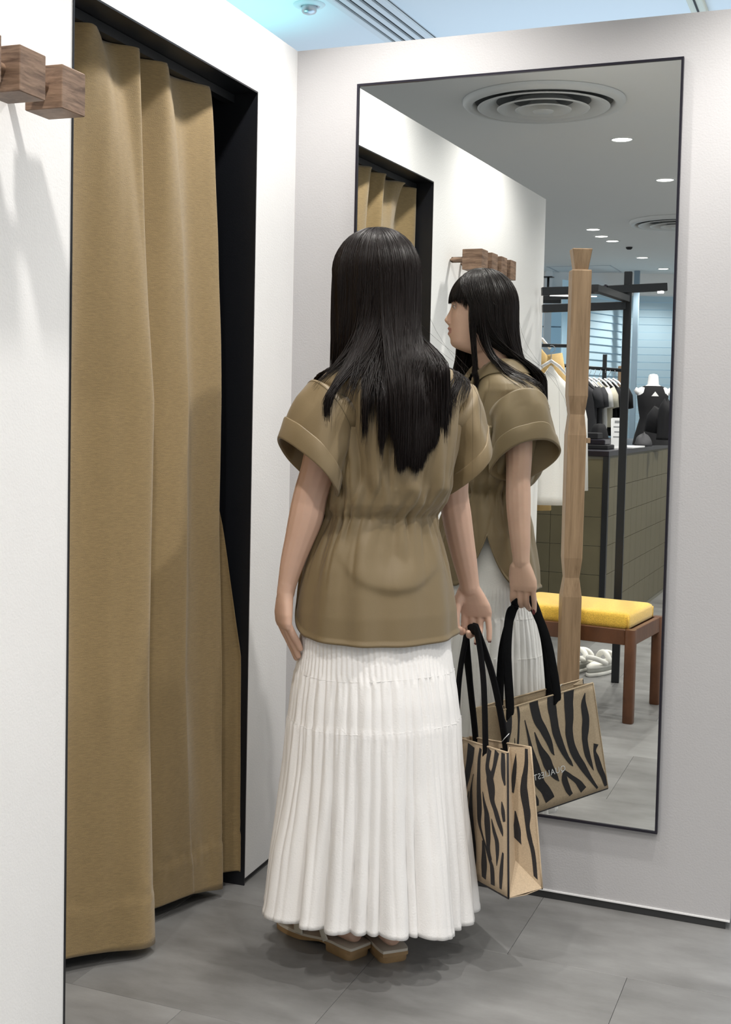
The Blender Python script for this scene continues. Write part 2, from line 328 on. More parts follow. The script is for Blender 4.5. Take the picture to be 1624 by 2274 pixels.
def cr(P, n):                                   # Catmull-Rom resample
    P = np.array(P); P = np.vstack([2*P[0]-P[1], P, 2*P[-1]-P[-2]]); out = []
    for s_ in np.linspace(0, len(P)-3.0001, n):
        i = int(s_); u = s_-i; a, b, c, d = P[i:i+4]
        out.append(0.5*((2*b)+(-a+c)*u+(2*a-5*b+4*c-d)*u*u+(-a+3*b-3*c+d)*u**3))
    return np.array(out)
NU = 300; L5 = [cr(P, NU) for P in (top, mid, m2, m3, bot)]
b = MB(); rings = []; zs = np.concatenate([np.linspace(2.005, 1.9, 14), np.linspace(1.88, .2, 60), np.linspace(.18, .03, 14)])
for z in zs:
    k = 0
    while k < 3 and z < lv[k+1]: k += 1
    u = (lv[k]-z)/(lv[k]-lv[k+1]); 
    if k == 0: u = min(1, u*1.0)**0.55
    P = L5[k]*(1-u)+L5[k+1]*u; row = []
    hem = .0022*(1 if z < .135 else 0)
    for i, (d, o_) in enumerate(P):
        wv = .0035*noise.noise(Vector((d*9, z*1.6, 3)))+.0012*noise.noise(Vector((d*30, z*6, 5)))
        if .10 < z < .17: wv += .0022*noise.noise(Vector((d*60, z*40, 1)))
        ho = .008*math.sin(i*.05) if z < .032 else 0
        row.append(LW(float(np.clip(d, .2515, 1.084)), max(-.19, o_+wv+hem), z+ho))
    rings.append(row)
b.loft(rings, closed=False)
o = obj('curtain', b, 'curtain', smooth=True, label='ochre floor-length curtain hanging in soft folds in the black-lined opening', cat='curtain'); solid(o, .0022, 0)
b = MB(); lbox(b, OD0+.006, OD1-.006, -.085, -.060, 2.006, 2.026); obj('curtain_track', b, 'bmetal', label='slim black curtain track under the top of the opening', cat='curtain track')
# ================================================================== COAT HOOK RAIL on the left wall
t = empty('coat_rack', tuple(LW(1.47, 0.0, 1.742)), label='wall coat rail of four walnut blocks on a wooden dowel', cat='coat rack')
for k in range(4):
    d0 = 1.252+k*.1205; b = MB(); lbox(b, d0, d0+.072, .058, .132, 1.742, 1.815, bev=.0012); o = obj('block', b, 'walnut', t)
    b = MB(); lbox(b, d0+.026, d0+.046, .0, .058, 1.7715, 1.7915, bev=.007); o2 = obj('peg', b, 'walnut', t)
b = MB(); b.tube([LW(1.29, .095, 1.7785), LW(1.66, .095, 1.7785)], .0105, 20); obj('dowel', b, 'walnut', t, True)
# ================================================================== POST (reflected)
yaw = math.atan2(-.034, .082); PX = Vector((math.cos(yaw), math.sin(yaw), 0)); PY = Vector((-PX.y, PX.x, 0)); pc = Vector((.400, -1.866, 0))
t = empty('wooden_post', (pc.x, pc.y, 0), label='square oak post with two tapered waists standing in front of the bench', cat='post')
def prof(lst):
    b = MB(); rings = []
    for z, h in lst:
        q = h*.06; rings.append([pc+PX*x+PY*y+Vector((0, 0, z)) for x, y in ((-h+q, -h), (h-q, -h), (h, -h+q), (h, h-q), (h-q, h), (-h+q, h), (-h, h-q), (-h, -h+q))])
    return b.loft(rings, True, True)
obj('shaft', prof([(0, .0385), (.498, .0385), (.574, .0285), (.654, .0365), (1.144, .0375), (1.226, .029), (1.30, .0385), (1.792, .0385), (1.796, .037)]), 'oak', t)
obj('capital', prof([(1.796, .027), (1.80, .027), (1.876, .0385), (1.879, .0375)]), 'oak', t)
obj('side_block', MB().box(pc+PX*.048+PY*.0+Vector((0, 0, 1.123)), (.02, .03, .020), ax=(PX, PY, Vector((0, 0, 1))), bev=.001), 'oak', t)
# ================================================================== BENCH
e2 = Vector((.128, -.99, 0)).normalized(); e1 = Vector((e2.y, -e2.x, 0)); B0 = Vector((.638, -1.905, 0))
t = empty('bench', (.40, -2.13, 0), label='low brown wooden bench with rounded legs under a yellow seat pad', cat='bench')
axb = (e1, e2, Vector((0, 0, 1))); LN, WD = .55, .385
for a in (0.0, LN):
    for c_ in (0.0, WD):
        p = B0+e1*a+e2*c_; b = MB(); rings = []
        for z, s_ in ((0, .9), (.004, 1), (.372, 1), (.376, .93)):
            rings.append([p+(e1*math.copysign(abs(math.cos(q))**.55, math.cos(q))+e2*math.copysign(abs(math.sin(q))**.55, math.sin(q)))*.0215*s_+Vector((0, 0, z)) for q in [2*math.pi*j/24 for j in range(24)]])
        b.loft(rings, True, True); auto_smooth(obj('leg', b, 'teak', t))
for a, c_, l_, ex in ((LN/2, -.004, LN-.04, 0), (LN/2, WD+.004, LN-.04, 0)): obj('apron', MB().box(B0+e1*a+e2*c_+Vector((0, 0, .344)), (l_, .022, .062), ax=axb, bev=.002), 'teak', t)
for a in (-.004, LN+.004): obj('apron', MB().box(B0+e1*a+e2*WD/2+Vector((0, 0, .344)), (.022, WD-.04, .062), ax=axb, bev=.002), 'teak', t)
cm = B0+e1*LN/2+e2*WD/2
obj('seat_board', MB().box(cm+Vector((0, 0, .366)), (LN-.05, WD-.05, .012), ax=axb), 'teak', t)
b = MB(); rings = []; hx, hy = LN/2-.014, WD/2-.014
for z, i in ((.372, .006), (.376, .001), (.390, 0), (.418, 0), (.428, .003), (.434, .012), (.437, .04)):
    rr = .022; pts = []
    for qx, qy, a0 in ((1, 1, 0), (-1, 1, 90), (-1, -1, 180), (1, -1, 270)):
        for a in range(0, 91, 15):
            an = math.radians(a0+a); pts.append(cm+e1*(qx*(hx-i-rr)+rr*math.cos(an))+e2*(qy*(hy-i-rr)+rr*math.sin(an))+Vector((0, 0, z)))
    rings.append(pts)
b.loft(rings, True, True); cu = obj('seat_pad', b, 'cushion', t, True)
for qx, qy in ((-1, -1), (1, 1), (-1, 1), (1, -1)):
    p = cm+e1*qx*(hx-.004)+e2*qy*(hy-.004); obj('pad_corner_seam', MB().tube([p+Vector((0, 0, z)) for z in (.376, .39, .405, .420)], .0035, 8), 'cushion', t, True)
# ================================================================== CLOTHES RACK of black steel
t = empty('clothes_rack', (.30, -2.62, 0), label='black steel garment rack with crossing top bars behind the wooden post', cat='clothes rack')
bar = lambda nm, a, b_, w_, h_: obj(nm, MB().box((Vector(a)+Vector(b_))/2, ((Vector(b_)-Vector(a)).length, w_, h_), ax=((Vector(b_)-Vector(a)).normalized(), Vector((0, 0, 1)).cross((Vector(b_)-Vector(a)).normalized()).normalized(), (Vector(b_)-Vector(a)).normalized().cross(Vector((0, 0, 1)).cross((Vector(b_)-Vector(a)).normalized()).normalized())), bev=.0015), 'bmetal', t)
obj('upright', MB().box((.461, -2.627, .934), (.035, .035, 1.868), rz=-.1, bev=.002), 'bmetal', t)
bar('cross_bar', (.107, -2.48, 1.695), (.452, -2.615, 1.715), .035, .035)
bar('long_bar', (.461, -2.60, 1.745), (.41, -2.12, 1.750), .030, .030)
bar('cross_bar', (.02, -2.72, 1.772), (.26, -2.80, 1.776), .025, .028)
bar('hanging_rod', (-.02, -2.775, 1.545), (.155, -2.84, 1.545), .016, .016)
t = empty('linear_light', (.4, -2.6, 1.75), label='black linear spotlight bar crossing above the garment rack', cat='light')
bar('bar_housing', (.106, -2.46, 1.770), (.37, -2.575, 1.784), .030, .036); bar('bar_housing', (.375, -2.58, 1.784), (.622, -2.69, 1.803), .030, .036)
obj('joint', MB().box((.372, -2.578, 1.784), (.012, .04, .045), bev=.002), 'frame', t)
b = MB(); n = 20; b.loft([[(.598+.014*math.cos(2*math.pi*j/n), -2.679+.014*math.sin(2*math.pi*j/n), z) for j in range(n)] for z in (1.775, 1.7835)], True, True); obj('lens', b, 'lampglow', t)
obj('lens', MB().box((.235, -2.53, 1.754), (.21, .012, .004), rz=-.41), 'striplight', t)
t = empty('ceiling_bracket', (-.02, -3.15, 1.83), label='thin black hanger rod with a flat plate left of the post top', cat='bracket')
obj('rod', MB().tube([(-.025, -3.15, 1.80), (-.025, -3.15, 1.906)], .006, 10), 'bmetal', t, True); obj('plate', MB().box((-.025, -3.15, 1.905), (.05, .05, .004)), 'bmetal', t)
obj('beam', MB().box((-.04, -3.15, 1.79), (.16, .03, .03), rz=-.3), 'bmetal', t)

# ---- hanging garments ------------------------------------------------
def hanger(t, x, y, z, wd, ang, m='alu'):
    a = Vector((math.cos(ang), math.sin(ang), 0)); c_ = Vector((x, y, z))
    hook = [c_+Vector((0, 0, .02)), c_+Vector((0, 0, .06))]+[c_+a*(.018*math.sin(q)-.0)+Vector((0, 0, .078-.018*math.cos(q))) for q in np.linspace(0.2, 4.2, 9)]
    obj('hanger_hook', MB().tube(hook, .002, 6), 'alu', t, True)
    obj('hanger', MB().tube([c_-a*wd+Vector((0, 0, -.05)), c_-a*wd*.5+Vector((0, 0, -.005)), c_+Vector((0, 0, .022)), c_+a*wd*.5+Vector((0, 0, -.005)), c_+a*wd+Vector((0, 0, -.05))], [.006, .008, .009, .008, .006], 8), 'plastic' if m == 'alu' else m, t, True)
def garment(name, x, y, z, wd, ln, ang, m, label, cat, sleeve=.2, thick=.035, seed=1, group=None, flare=1.08, hang=True):
    """shirt on a hanger: body shell plus two sleeves; ang = direction of the shoulder line"""
    t = empty(name, (x, y, z-ln), label=label, cat=cat, group=group)
    a = Vector((math.cos(ang), math.sin(ang), 0)); n_ = Vector((-a.y, a.x, 0)); c_ = Vector((x, y, z)); rings = []
    for i, k in enumerate(np.linspace(0, 1, 16)):
        zz = -ln*k; w_ = wd*(min(1.0, .30+k*9.0) if k < .08 else 1.0+(flare-1)*k); dp = thick*(.45+.55*min(1, k*6)); ring = []
        sh = -.05*min(1, k*14)*0
        for j in range(32):
            q = 2*math.pi*j/32; cx = math.cos(q); r = 1+.10*noise.noise(Vector((math.cos(q)*2.2+seed*5, math.sin(q)*2.2, k*2.2)))*min(1, k*3)+.05*math.sin(9*q+seed)*k
            ring.append(c_+a*w_*cx*r+n_*dp*math.sin(q)*r+Vector((0, 0, zz-(.05*abs(cx)**1.5 if k < .3 else .05*(1-k)*abs(cx)**1.5))))
        rings.append(ring)
    o = obj('body', MB().loft(rings, True, True), m, t, True)
    if sleeve:
        for s_ in (-1, 1):
            p0 = c_+a*s_*wd*.93+Vector((0, 0, -.075)); P = [p0, p0+a*s_*.035+Vector((0, 0, -sleeve*.35)), p0+a*s_*.05+Vector((0, 0, -sleeve))]
            obj('sleeve', MB().tube(P, [.045, .052, .050], 14, flat=.55, up=a), m, t, True)
    if hang: hanger(t, x, y, z, wd*.8, ang)
    return t
garment('white_shirt', .080, -2.805, 1.450, .100, .665, -.30, 'whitecloth', 'long white shirt hanging at the wall end, beside the reflected woman', 'shirt', .52, .05, 3)
garment('beige_jacket', -.035, -2.93, 1.585, .10, .84, -.25, 'beigecloth', 'mustard beige jacket hanging behind the long white shirt', 'jacket', .62, .05, 5)
# rail far behind
t = empty('garment_rail', (-.60, -7.02, 0), label='distant black garment rail below the windows, behind the counter', cat='clothes rack')
obj('rod', MB().tube([(-1.0, -6.85, 1.60), (-.33, -7.14, 1.555)], .014, 10), 'bmetal', t, True)
for x, y in ((-1.0, -6.85), (-.455, -7.09)): obj('upright', MB().box((x, y, .84), (.03, .03, 1.68)), 'bmetal', t)
spec = [(-.86, 'blackcloth', .50, 'black top on the distant rail, left of the post'), (-.80, 'blackcloth', .46, 'second black top on the distant rail left of the post'),
        (-.735, 'blackcloth', .50, 'black top on the distant rail just left of the post'), (-.60, 'greycloth', .50, 'dark grey long top on the rail, right next to the post'), (-.565, 'greycloth', .48, 'charcoal top on the rail beside the white ones'),
        (-.53, 'whitecloth', .46, 'white top on the rail, first of the two pale ones'), (-.49, 'creamcloth', .37, 'cream short-sleeved top on the distant rail'),
        (-.455, 'blackcloth', .42, 'black short-sleeved top right of the cream top'), (-.42, 'blackcloth', .44, 'black top second from the right end of the rail'), (-.385, 'blackcloth', .40, 'rightmost black top on the distant rail')]
for i, (x, m, ln, lb) in enumerate(spec):
    y = -6.85+(x+1.0)/.67*(-.29); garment('hanging_top', x, y, 1.475-(x+1)*.02, .17, ln, .75, m, lb, 'top', .14, .022, i+2, 'tops on the distant rail')
garment('hanging_skirt', -.42, -7.12, 1.15, .12, .22, .7, 'blackcloth', 'black garment hem below the distant tops', 'garment', 0, .05, 9, hang=False) if False else None
# ================================================================== COUNTER
cA = Vector((.215, -3.66, 0)); ce = Vector((.03, -.99955, 0)); cf = Vector((-.99955, -.03, 0)); ct = 1.02; CL, CWd = 2.9, .62
t = empty('sales_counter', tuple(cA+ce*CL/2+cf*CWd/2), label='olive tiled counter with a dark metal edge frame', cat='counter')
axc = (ce, cf, Vector((0, 0, 1))); cbox = lambda nm, u0, u1, v0, v1, z0, z1, m, bev=0: obj(nm, MB().box(cA+ce*(u0+u1)/2+cf*(v0+v1)/2+Vector((0, 0, (z0+z1)/2)), (u1-u0, v1-v0, z1-z0), ax=axc, bev=bev), m, t)
cbox('carcass', .012, CL, .012, CWd-.012, 0.0, ct-.03, 'grout')
cbox('worktop', 0, CL, 0, CWd, ct-.03, ct, 'frame', .002)
for u, v in ((0, 0), (0, CWd-.03)): cbox('corner_post', u, u+.03, v, v+.03, 0.0, ct-.03, 'bmetal')
tl = .158; tml = {}
for k in range(6):                                           # tiles, long side and end
    z0, z1 = .03+k*tl, min(.03+(k+1)*tl-.0025, ct-.032)
    for j in range(17):
        u0 = .032+j*.168; 
        if u0 < CL-.02: cbox('tile', u0, min(u0+.1655, CL), .006, .0125, z0, z1, 'olive')
    for j in range(4):
        v0 = .032+j*.14; cbox('tile', .006, .0125, v0, v0+.1375, z0, z1, 'olive')
# things on the counter
def sign(x, y, w_, h_, ang, label, lines=4):
    t = empty('sign_stand', (x, y, ct), label=label, cat='sign'); a = Vector((math.cos(ang), math.sin(ang), 0)); n_ = Vector((-a.y, a.x, .18)).normalized(); up = a.cross(n_); up = -up if up.z < 0 else up
    c_ = Vector((x, y, ct+h_/2+.008)); obj('card', MB().box(c_, (w_, .003, h_), ax=(a, n_, up)), 'card', t); obj('foot', MB().box((x, y, ct+.004), (w_, .05, .008), rz=ang), 'plastic', t)
    for s_ in (-1, 1):
        for k in range(lines): obj('printed_line', MB().box(c_+up*(h_*(.36-.17*k))+n_*.0019*s_, (w_*(.7 if k % 2 else .5), .0006, h_*(.045 if k else .09)), ax=(a, n_, up)), 'print', t)
sign(.180, -4.08, .055, .17, -.1, 'tall white price stand on the counter, left of the rack upright'); sign(.125, -4.35, .05, .165, -.35, 'tilted white card stand on the counter beside the black display')
sign(.205, -4.15, .03, .10, .2, 'small folded white card on the counter right of the rack upright', 2)
t = empty('display_tray', (.05, -3.95, ct), label='stack of black display trays and boxes on the counter', cat='display')
for x, y, z, s_, m in ((.06, -3.98, 0, (.22, .16, .025), 'blackcloth'), (.07, -3.98, .025, (.16, .13, .03), 'frame'), (.03, -4.02, .055, (.14, .12, .035), 'blackcloth')): obj('tray', MB().box((x, y, ct+z+s_[2]/2), s_, rz=.05, bev=.004), m, t)
b = MB(); 
rings = []
for z, w_, d_ in ((0, .07, .05), (.05, .066, .045), (.11, .05, .03), (.135, .035, .02), (.14, .01, .01)): rings.append([(.06+w_*.8*math.cos(q)*(1+.2*math.sin(3*q)), -4.20+d_*math.sin(q)*(1+.15*math.cos(4*q)), ct+z) for q in [2*math.pi*j/20 for j in range(20)]])
obj('black_cloth_bag', b.loft(rings, True, True), 'blackcloth', smooth=True, label='crumpled black cloth pouch leaning beside the card stand on the counter', cat='pouch')
def heap(x, y, z, rx, ry, h, m, name, label, cat, seed):
    rings = []
    for k in range(9):
        q = k/8*math.pi/2; rings.append([(x+rx*math.cos(q)*math.cos(a)*(1+.25*noise.noise(Vector((math.cos(a)*1.5, math.sin(a)*1.5, k*.3+seed)))), y+ry*math.cos(q)*math.sin(a)*(1+.25*noise.noise(Vector((math.cos(a)*1.5, math.sin(a)*1.5, k*.3+seed+9)))), z+h*math.sin(q)*(1+.3*noise.noise(Vector((math.cos(a), math.sin(a), seed+3))))) for a in [2*math.pi*j/24 for j in range(24)]])
    return obj(name, MB().loft(rings, True, True), m, smooth=True, label=label, cat=cat)
heap(.225, -4.78, ct, .055, .08, .075, 'greycloth', 'folded_garment', 'heap of dark grey cloth on the counter below the mannequin', 'garment', 1)
heap(.125, -5.35, ct, .05, .09, .05, 'blackcloth', 'folded_garment', 'heap of black cloth at the right end of the counter', 'garment', 4)
obj('paper_sheet', MB().box((.185, -4.42, ct+.004), (.14, .28, .008), rz=.1), 'card', label='white leaflets lying on the counter before the mannequin', cat='paper')
# mannequin bust
mx, my = .295, -5.0
def ringp(cx, cy, z, a_, b_, rot, n=32): return [(cx+a_*math.cos(q)*math.cos(rot)-b_*math.sin(q)*math.sin(rot), cy+a_*math.cos(q)*math.sin(rot)+b_*math.sin(q)*math.cos(rot), z) for q in [2*math.pi*j/n for j in range(n)]]
mx, my, ro = .222, -5.12, -.35; mz = ct
t = empty('mannequin_bust', (mx, my, mz), label='white mannequin bust in a sleeveless black dress on the counter', cat='mannequin')
pr = [(.0, .095, .075), (.10, .09, .07), (.17, .075, .058), (.24, .088, .062), (.31, .098, .068), (.345, .103, .055), (.366, .09, .042), (.378, .05, .036), (.388, .036, .034), (.44, .031, .032), (.452, .024, .026), (.456, .004, .004)]
obj('torso', MB().loft([ringp(mx, my, mz+z, a_, b_, ro) for z, a_, b_ in pr], True, True), 'plastic', t, True)
pd = [(.0, .12, .10), (.06, .108, .088), (.12, .092, .072), (.17, .079, .062), (.24, .091, .067), (.31, .100, .072), (.345, .092, .060), (.370, .075, .047), (.378, .055, .041)]
obj('dress', MB().loft([ringp(mx, my, mz+z, a_, b_, ro) for z, a_, b_ in pd]), 'blackcloth', t, True)
for s_ in (-1, 1): obj('shoulder_cap', MB().tube([(mx+s_*.088*math.cos(ro), my+s_*.088*math.sin(ro), mz+.345), (mx+s_*.108*math.cos(ro), my+s_*.108*math.sin(ro), mz+.33)], [.03, .022], 16), 'plastic', t, True)
fn = Vector((-math.sin(ro), math.cos(ro), 0)); p = Vector((mx, my, mz+.32))+fn*.0735
obj('keyhole_opening', MB().add([p+Vector((0, 0, .022)), p+Vector((-.022, .008, -.008)), p+Vector((.022, -.008, -.008))], [(0, 1, 2)]), 'plastic', t)
garment('black_jacket', .345, -4.85, mz+.30, .05, .26, .4, 'blackcloth', 'black jacket with a pale edge hanging in front of the mannequin, right', 'jacket', .14, .04, 8, hang=False)
# sandals under the bench (reflected)
def sandal(x, y, ang, label):
    t = empty('white_sandal', (x, y, 0), ang, label=label, cat='sandal', group='chunky white sandals')
    def outline(z, g, n=40):
        P = []
        for j in range(n):
            q = 2*math.pi*j/n; c_, s_ = math.cos(q), math.sin(q); P.append((( .125+g)*c_, (.042+.006*c_+g)*s_*(1+.0*c_), z))
        return P
    obj('outsole', MB().loft([outline(0, -.004), outline(.004, 0), outline(.014, .001), outline(.018, -.002)], True, True), 'rubber', t, True, local=True)
    obj('midsole', MB().loft([outline(.018, -.003), outline(.03, -.006), outline(.036, -.004)], True, True), 'rubberdark', t, True, local=True)
    obj('footbed', MB().loft([outline(.036, -.003), outline(.046, -.001), outline(.052, -.005), outline(.054, -.012)], True, True), 'rubber', t, True, local=True)
    for xx, tilt, hh in ((.055, .35, .05), (.02, -.45, .055)):
        P = [(xx+tilt*(y_), y_, .045+hh*math.sqrt(max(0, 1-(y_/.045)**2))) for y_ in np.linspace(-.0449, .0449, 15)]
        obj('strap', MB().tube(P, .0135, 12, flat=.75), 'rubber', t, True, local=True)
    P = [(-.02-.085*math.sin(q), .040*math.cos(q), .055+.035*math.sin(q)) for q in np.linspace(0, math.pi, 17)]
    obj('heel_strap', MB().tube(P, .012, 12, flat=.8), 'rubber', t, True, local=True)
sandal(.365, -2.79, -1.25, 'chunky white strap sandal on the floor right of the post, under the bench')
sandal(.255, -2.80, -1.35, 'chunky white strap sandal half hidden behind the wooden post')
# ================================================================== REAR WINDOWS with blinds
t = empty('window_1', (-.48, -9.80, 0), kind='structure'); 
MT['sky'] = mat('daylit_glass', (0.30, 0.42, 0.50), 0.08, spec=.6, emit=(0.30, 0.48, 0.62, 0.38))
MT['slat'] = mat('daylit_blind_slat', (0.30, 0.41, 0.48), 0.5, emit=(0.40, 0.56, 0.66, 0.16))  # slats emit a faint blue glow in place of daylight through the blinds
MT['bluefr'] = mat('window_frame_blue_grey', (0.22, 0.30, 0.37), 0.5)
obj('pane', MB().box((-.42, -9.95, 1.45), (1.0, .01, 2.3), rz=-.39), 'sky', t)
hx_ = Vector((math.cos(-.39), math.sin(-.39), 0))
for k in range(24):
    obj('slat', MB().box(Vector((-.42, -9.86, .62+k*.0755)), (.92, .071, .004), ax=(hx_, Vector((-hx_.y*.18, hx_.x*.18, .98)).normalized(), hx_.cross(Vector((-hx_.y*.18, hx_.x*.18, .98)).normalized()))), 'slat', t)
obj('window_frame', MB().box((-.42, -9.86, 2.43), (.96, .06, .10), rz=-.39), 'card', t)
t = empty('window_2', (-1.0, -9.2, 0), kind='structure')
d2 = Vector((.30, -.95, 0)).normalized(); n2 = Vector((-d2.y, d2.x, 0)); c2 = Vector((-.97, -9.30, 0))
obj('pane', MB().box(c2-n2*.06*0+Vector((0, 0, 1.45)), (1.3, .01, 2.0), ax=(d2, n2, Vector((0, 0, 1)))), 'sky', t)
for k in range(24): obj('slat', MB().box(c2+n2*.06+Vector((0, 0, .62+k*.0755)), (1.1, .004, .071), ax=(d2, (n2*.98+Vector((0, 0, .18))).normalized(), d2.cross((n2*.98+Vector((0, 0, .18))).normalized()))), 'slat', t)
for a, b_ in ((-.60, -9.50),): obj('mullion', MB().box((a, b_+.05, 1.4), (.05, .05, 2.4)), 'bluefr', t)
t = empty('window_3', (-1.35, -9.30, 0), kind='structure')
obj('pane', MB().box((-1.35, -9.5, 1.25), (.55, .01, 2.0), rz=-.39), 'sky', t)
for x, y in ((-1.19, -9.43), (-1.15, -9.40)): obj('mullion', MB().box((x, y, 1.4), (.03, .03, 2.3), rz=-.39), 'bluefr', t)
for z in (1.10, 1.66, 2.05): obj('transom', MB().box((-1.36, -9.40, z), (.42, .02, .012), rz=-.39), 'bluefr', t)
obj('window_frame', MB().box((-1.46, -9.35, 1.4), (.07, .07, 2.4), rz=-.39), 'card', t)
t = empty('wall_rear', (-.7, -10, 0), kind='structure'); obj('wall_panel', MB().box((.6, -10.45, 1.3), (9, .1, 2.6)), 'wall', t)
obj('wall_panel', MB().box((-1.0, -9.6, 2.50), (2.2, .08, .22), rz=-.39), 'wall', t)
# second oak post far away
pf = Vector((-.375, -7.45, 0)); obj('wooden_post', MB().box(pf+Vector((0, 0, .80)), (.06, .06, 1.60), rz=-.39, bev=.004).add([], []), 'oak', label='short distant wooden post with a flared top beyond the rail', cat='post')
# ================================================================== THE WOMAN
PC = Vector((.455, -.44, 0)); PYAW = math.atan2(.7604, .6494)
MT['skin'] = mat('skin', (0.60, 0.385, 0.285), 0.48, bump=(90, 0.10), var=(14, 0.05))
MT['skin'].node_tree.nodes['Principled BSDF'].inputs['Subsurface Weight'].default_value = 0.12
MT['skin'].node_tree.nodes['Principled BSDF'].inputs['Subsurface Radius'].default_value = (0.012, 0.005, 0.003)
MT['lip'+'skin'] = mat('lips', (0.44, 0.20, 0.165), 0.4)
MT['nail'] = mat('nail_varnish', (0.16, 0.03, 0.035), 0.2)
MT['nailn'] = mat('natural_nail', (0.62, 0.40, 0.34), 0.25)
MT['eyew'] = mat('eye_white', (0.75, 0.73, 0.70), 0.2); MT['iris'] = mat('dark_iris', (0.02, 0.012, 0.008), 0.15)
MT['blouse'] = mat('khaki_twill_satin', (0.195, 0.140, 0.068), 0.50, bump=(500, 0.10), sheen=0.15)
MT['seam'] = mat('khaki_seam', (0.12, 0.088, 0.042), 0.6)
MT['skirt'] = mat('white_cotton_lawn', (0.88, 0.86, 0.84), 0.85, bump=(260, 0.35))
MT['soleleather'] = mat('tan_sole', (0.36, 0.23, 0.11), 0.6, var=(40, 0.1)); MT['footbed'] = mat('cream_leather', (0.66, 0.61, 0.52), 0.45)
MT['straplth'] = mat('ivory_strap', (0.70, 0.67, 0.58), 0.4)
MT['hair'] = mat('dark_brown_hair', (0.0065, 0.0032, 0.0024), 0.40, spec=0.28)
W = empty('person', tuple(PC), PYAW, label='woman with long dark hair in khaki blouse and white skirt, standing back to us', cat='person')
def P3(*a): return Vector(a)
def ell(cx, cy, z, a, b, n=28, e=1.0): return [P3(cx+a*math.copysign(abs(math.cos(q))**e, math.cos(q)), cy+b*math.copysign(abs(math.sin(q))**e, math.sin(q)), z) for q in [2*math.pi*j/n for j in range(n)]]
body = MB()
def chain(pts, rad, n=14, flat=1.0, up=None):            # rounded-ended limb
    P = [Vector(p) for p in pts]; R = list(rad) if hasattr(rad, '__len__') else [rad]*len(P)
    # resample smoothly
    Q = []; RR = []
    A = cr([tuple(p)+(r,) for p, r in zip(P, R)], (len(P)-1)*5+1)
    for row in A: Q.append(Vector(row[:3])); RR.append(float(row[3]))
    t0 = (Q[0]-Q[1]).normalized(); t1 = (Q[-1]-Q[-2]).normalized()
    Q = [Q[0]+t0*RR[0]*.85, Q[0]+t0*RR[0]*.5]+Q+[Q[-1]+t1*RR[-1]*.5, Q[-1]+t1*RR[-1]*.85]; RR = [RR[0]*.5, RR[0]*.86]+RR+[RR[-1]*.86, RR[-1]*.5]
    body.tube(Q, RR, n, True, flat, up)
# torso
body.loft([ell(*r_) for r_ in [(-.01, 0, .80, .130, .088), (-.015, .004, .88, .140, .095), (-.015, .004, .95, .122, .088), (-.015, .004, 1.0, .115, .085), (-.005, 0, 1.1, .132, .092), (0, -.004, 1.2, .148, .095), (0, -.006, 1.26, .140, .078), (0, -.008, 1.30, .105, .060), (0, -.010, 1.335, .062, .052), (-.001, -.006, 1.355, .050, .049)]], True, True)
body.tube([P3(0, -.012, 1.31), P3(-.002, -.006, 1.355), P3(-.010, .006, 1.39), P3(-.018, .016, 1.425), P3(-.022, .022, 1.47)], [.055, .048, .046, .048, .055], 24)
for s_ in (-1, 1): body.tube([P3(0, -.012, 1.322), P3(s_*.08, -.010, 1.300), P3(s_*.140, -.002, 1.262)], [.034, .034, .036], 16)
# arms
chain([(.142, 0, 1.255), (.160, .0, 1.18), (.172, .002, 1.11), (.176, .004, 1.05), (.188, .008, .998), (.202, .011, .944), (.219, .014, .886), (.231, .016, .845), (.236, .017, .825)], [.041, .040, .037, .0345, .0350, .0325, .0285, .0245, .0235])
chain([(-.142, 0, 1.255), (-.160, .006, 1.18), (-.172, .014, 1.11), (-.188, .02, 1.05), (-.199, .02, 1.0), (-.212, .025, .95), (-.225, .03, .90), (-.234, .034, .855), (-.238, .035, .83)], [.041, .041, .040, .0385, .0385, .0325, .0270, .0215, .0200])
# right hand: palm plane along thumb->pinky direction LL, palm faces NN
LLv = P3(.70, -.714, 0); NN = P3(-.714, -.70, 0)
def palm(cs, LL, N_):
    rings = []
    for c_, hl, ht, e_ in cs:
        c_ = P3(*c_); rings.append([c_+LL*hl*math.copysign(abs(math.cos(q))**e_, math.cos(q))+N_*ht*math.copysign(abs(math.sin(q))**e_, math.sin(q)) for q in [2*math.pi*j/22 for j in range(22)]])
    body.loft(rings, True, True)
palm([((.230, .016, .850), .022, .021, 1), ((.235, .017, .828), .0245, .0185, 1), ((.243, .018, .805), .033, .0165, .85), ((.251, .018, .783), .0385, .0150, .8), ((.257, .020, .765), .0395, .0125, .8), ((.260, .021, .752), .0365, .0095, .8)], LLv, NN)
kn = lambda l, z: P3(.259, .021, 0)+LLv*l+P3(0, 0, z)
def finger(base, steps, r0=.0088, r1=.0066):
    pts = [base]
    for s_ in steps: pts.append(pts[-1]+s_)
    chain(pts, [r0, r0, r0*.95, r1*1.1, r1][:len(pts)] if len(pts) > 3 else [r0, r0*.9, r1], 12)
    return pts
dn = P3(.004, -.004, -1).normalized()
fi = []
fi.append(finger(kn(-.0285, .762), [dn*.030+P3(0, 0, -.006), dn*.010+NN*.014, NN*.016+P3(0, 0, .001), NN*.009+P3(0, 0, .009)], .0088))
fi.append(finger(kn(-.0095, .760), [dn*.034+P3(0, 0, -.006), dn*.010+NN*.014, NN*.018+P3(0, 0, .001), NN*.010+P3(0, 0, .009)], .0090))
fi.append(finger(kn(.0095, .760), [dn*.030+P3(0, 0, -.004), dn*.014+NN*.010, dn*.010+NN*.016, NN*.010-P3(0, 0, .003)], .0087))
fi.append(finger(kn(.0275, .764), [dn*.026+LLv*.003, dn*.020+LLv*.002, dn*.018+LLv*.0, ], .0076, .0062))
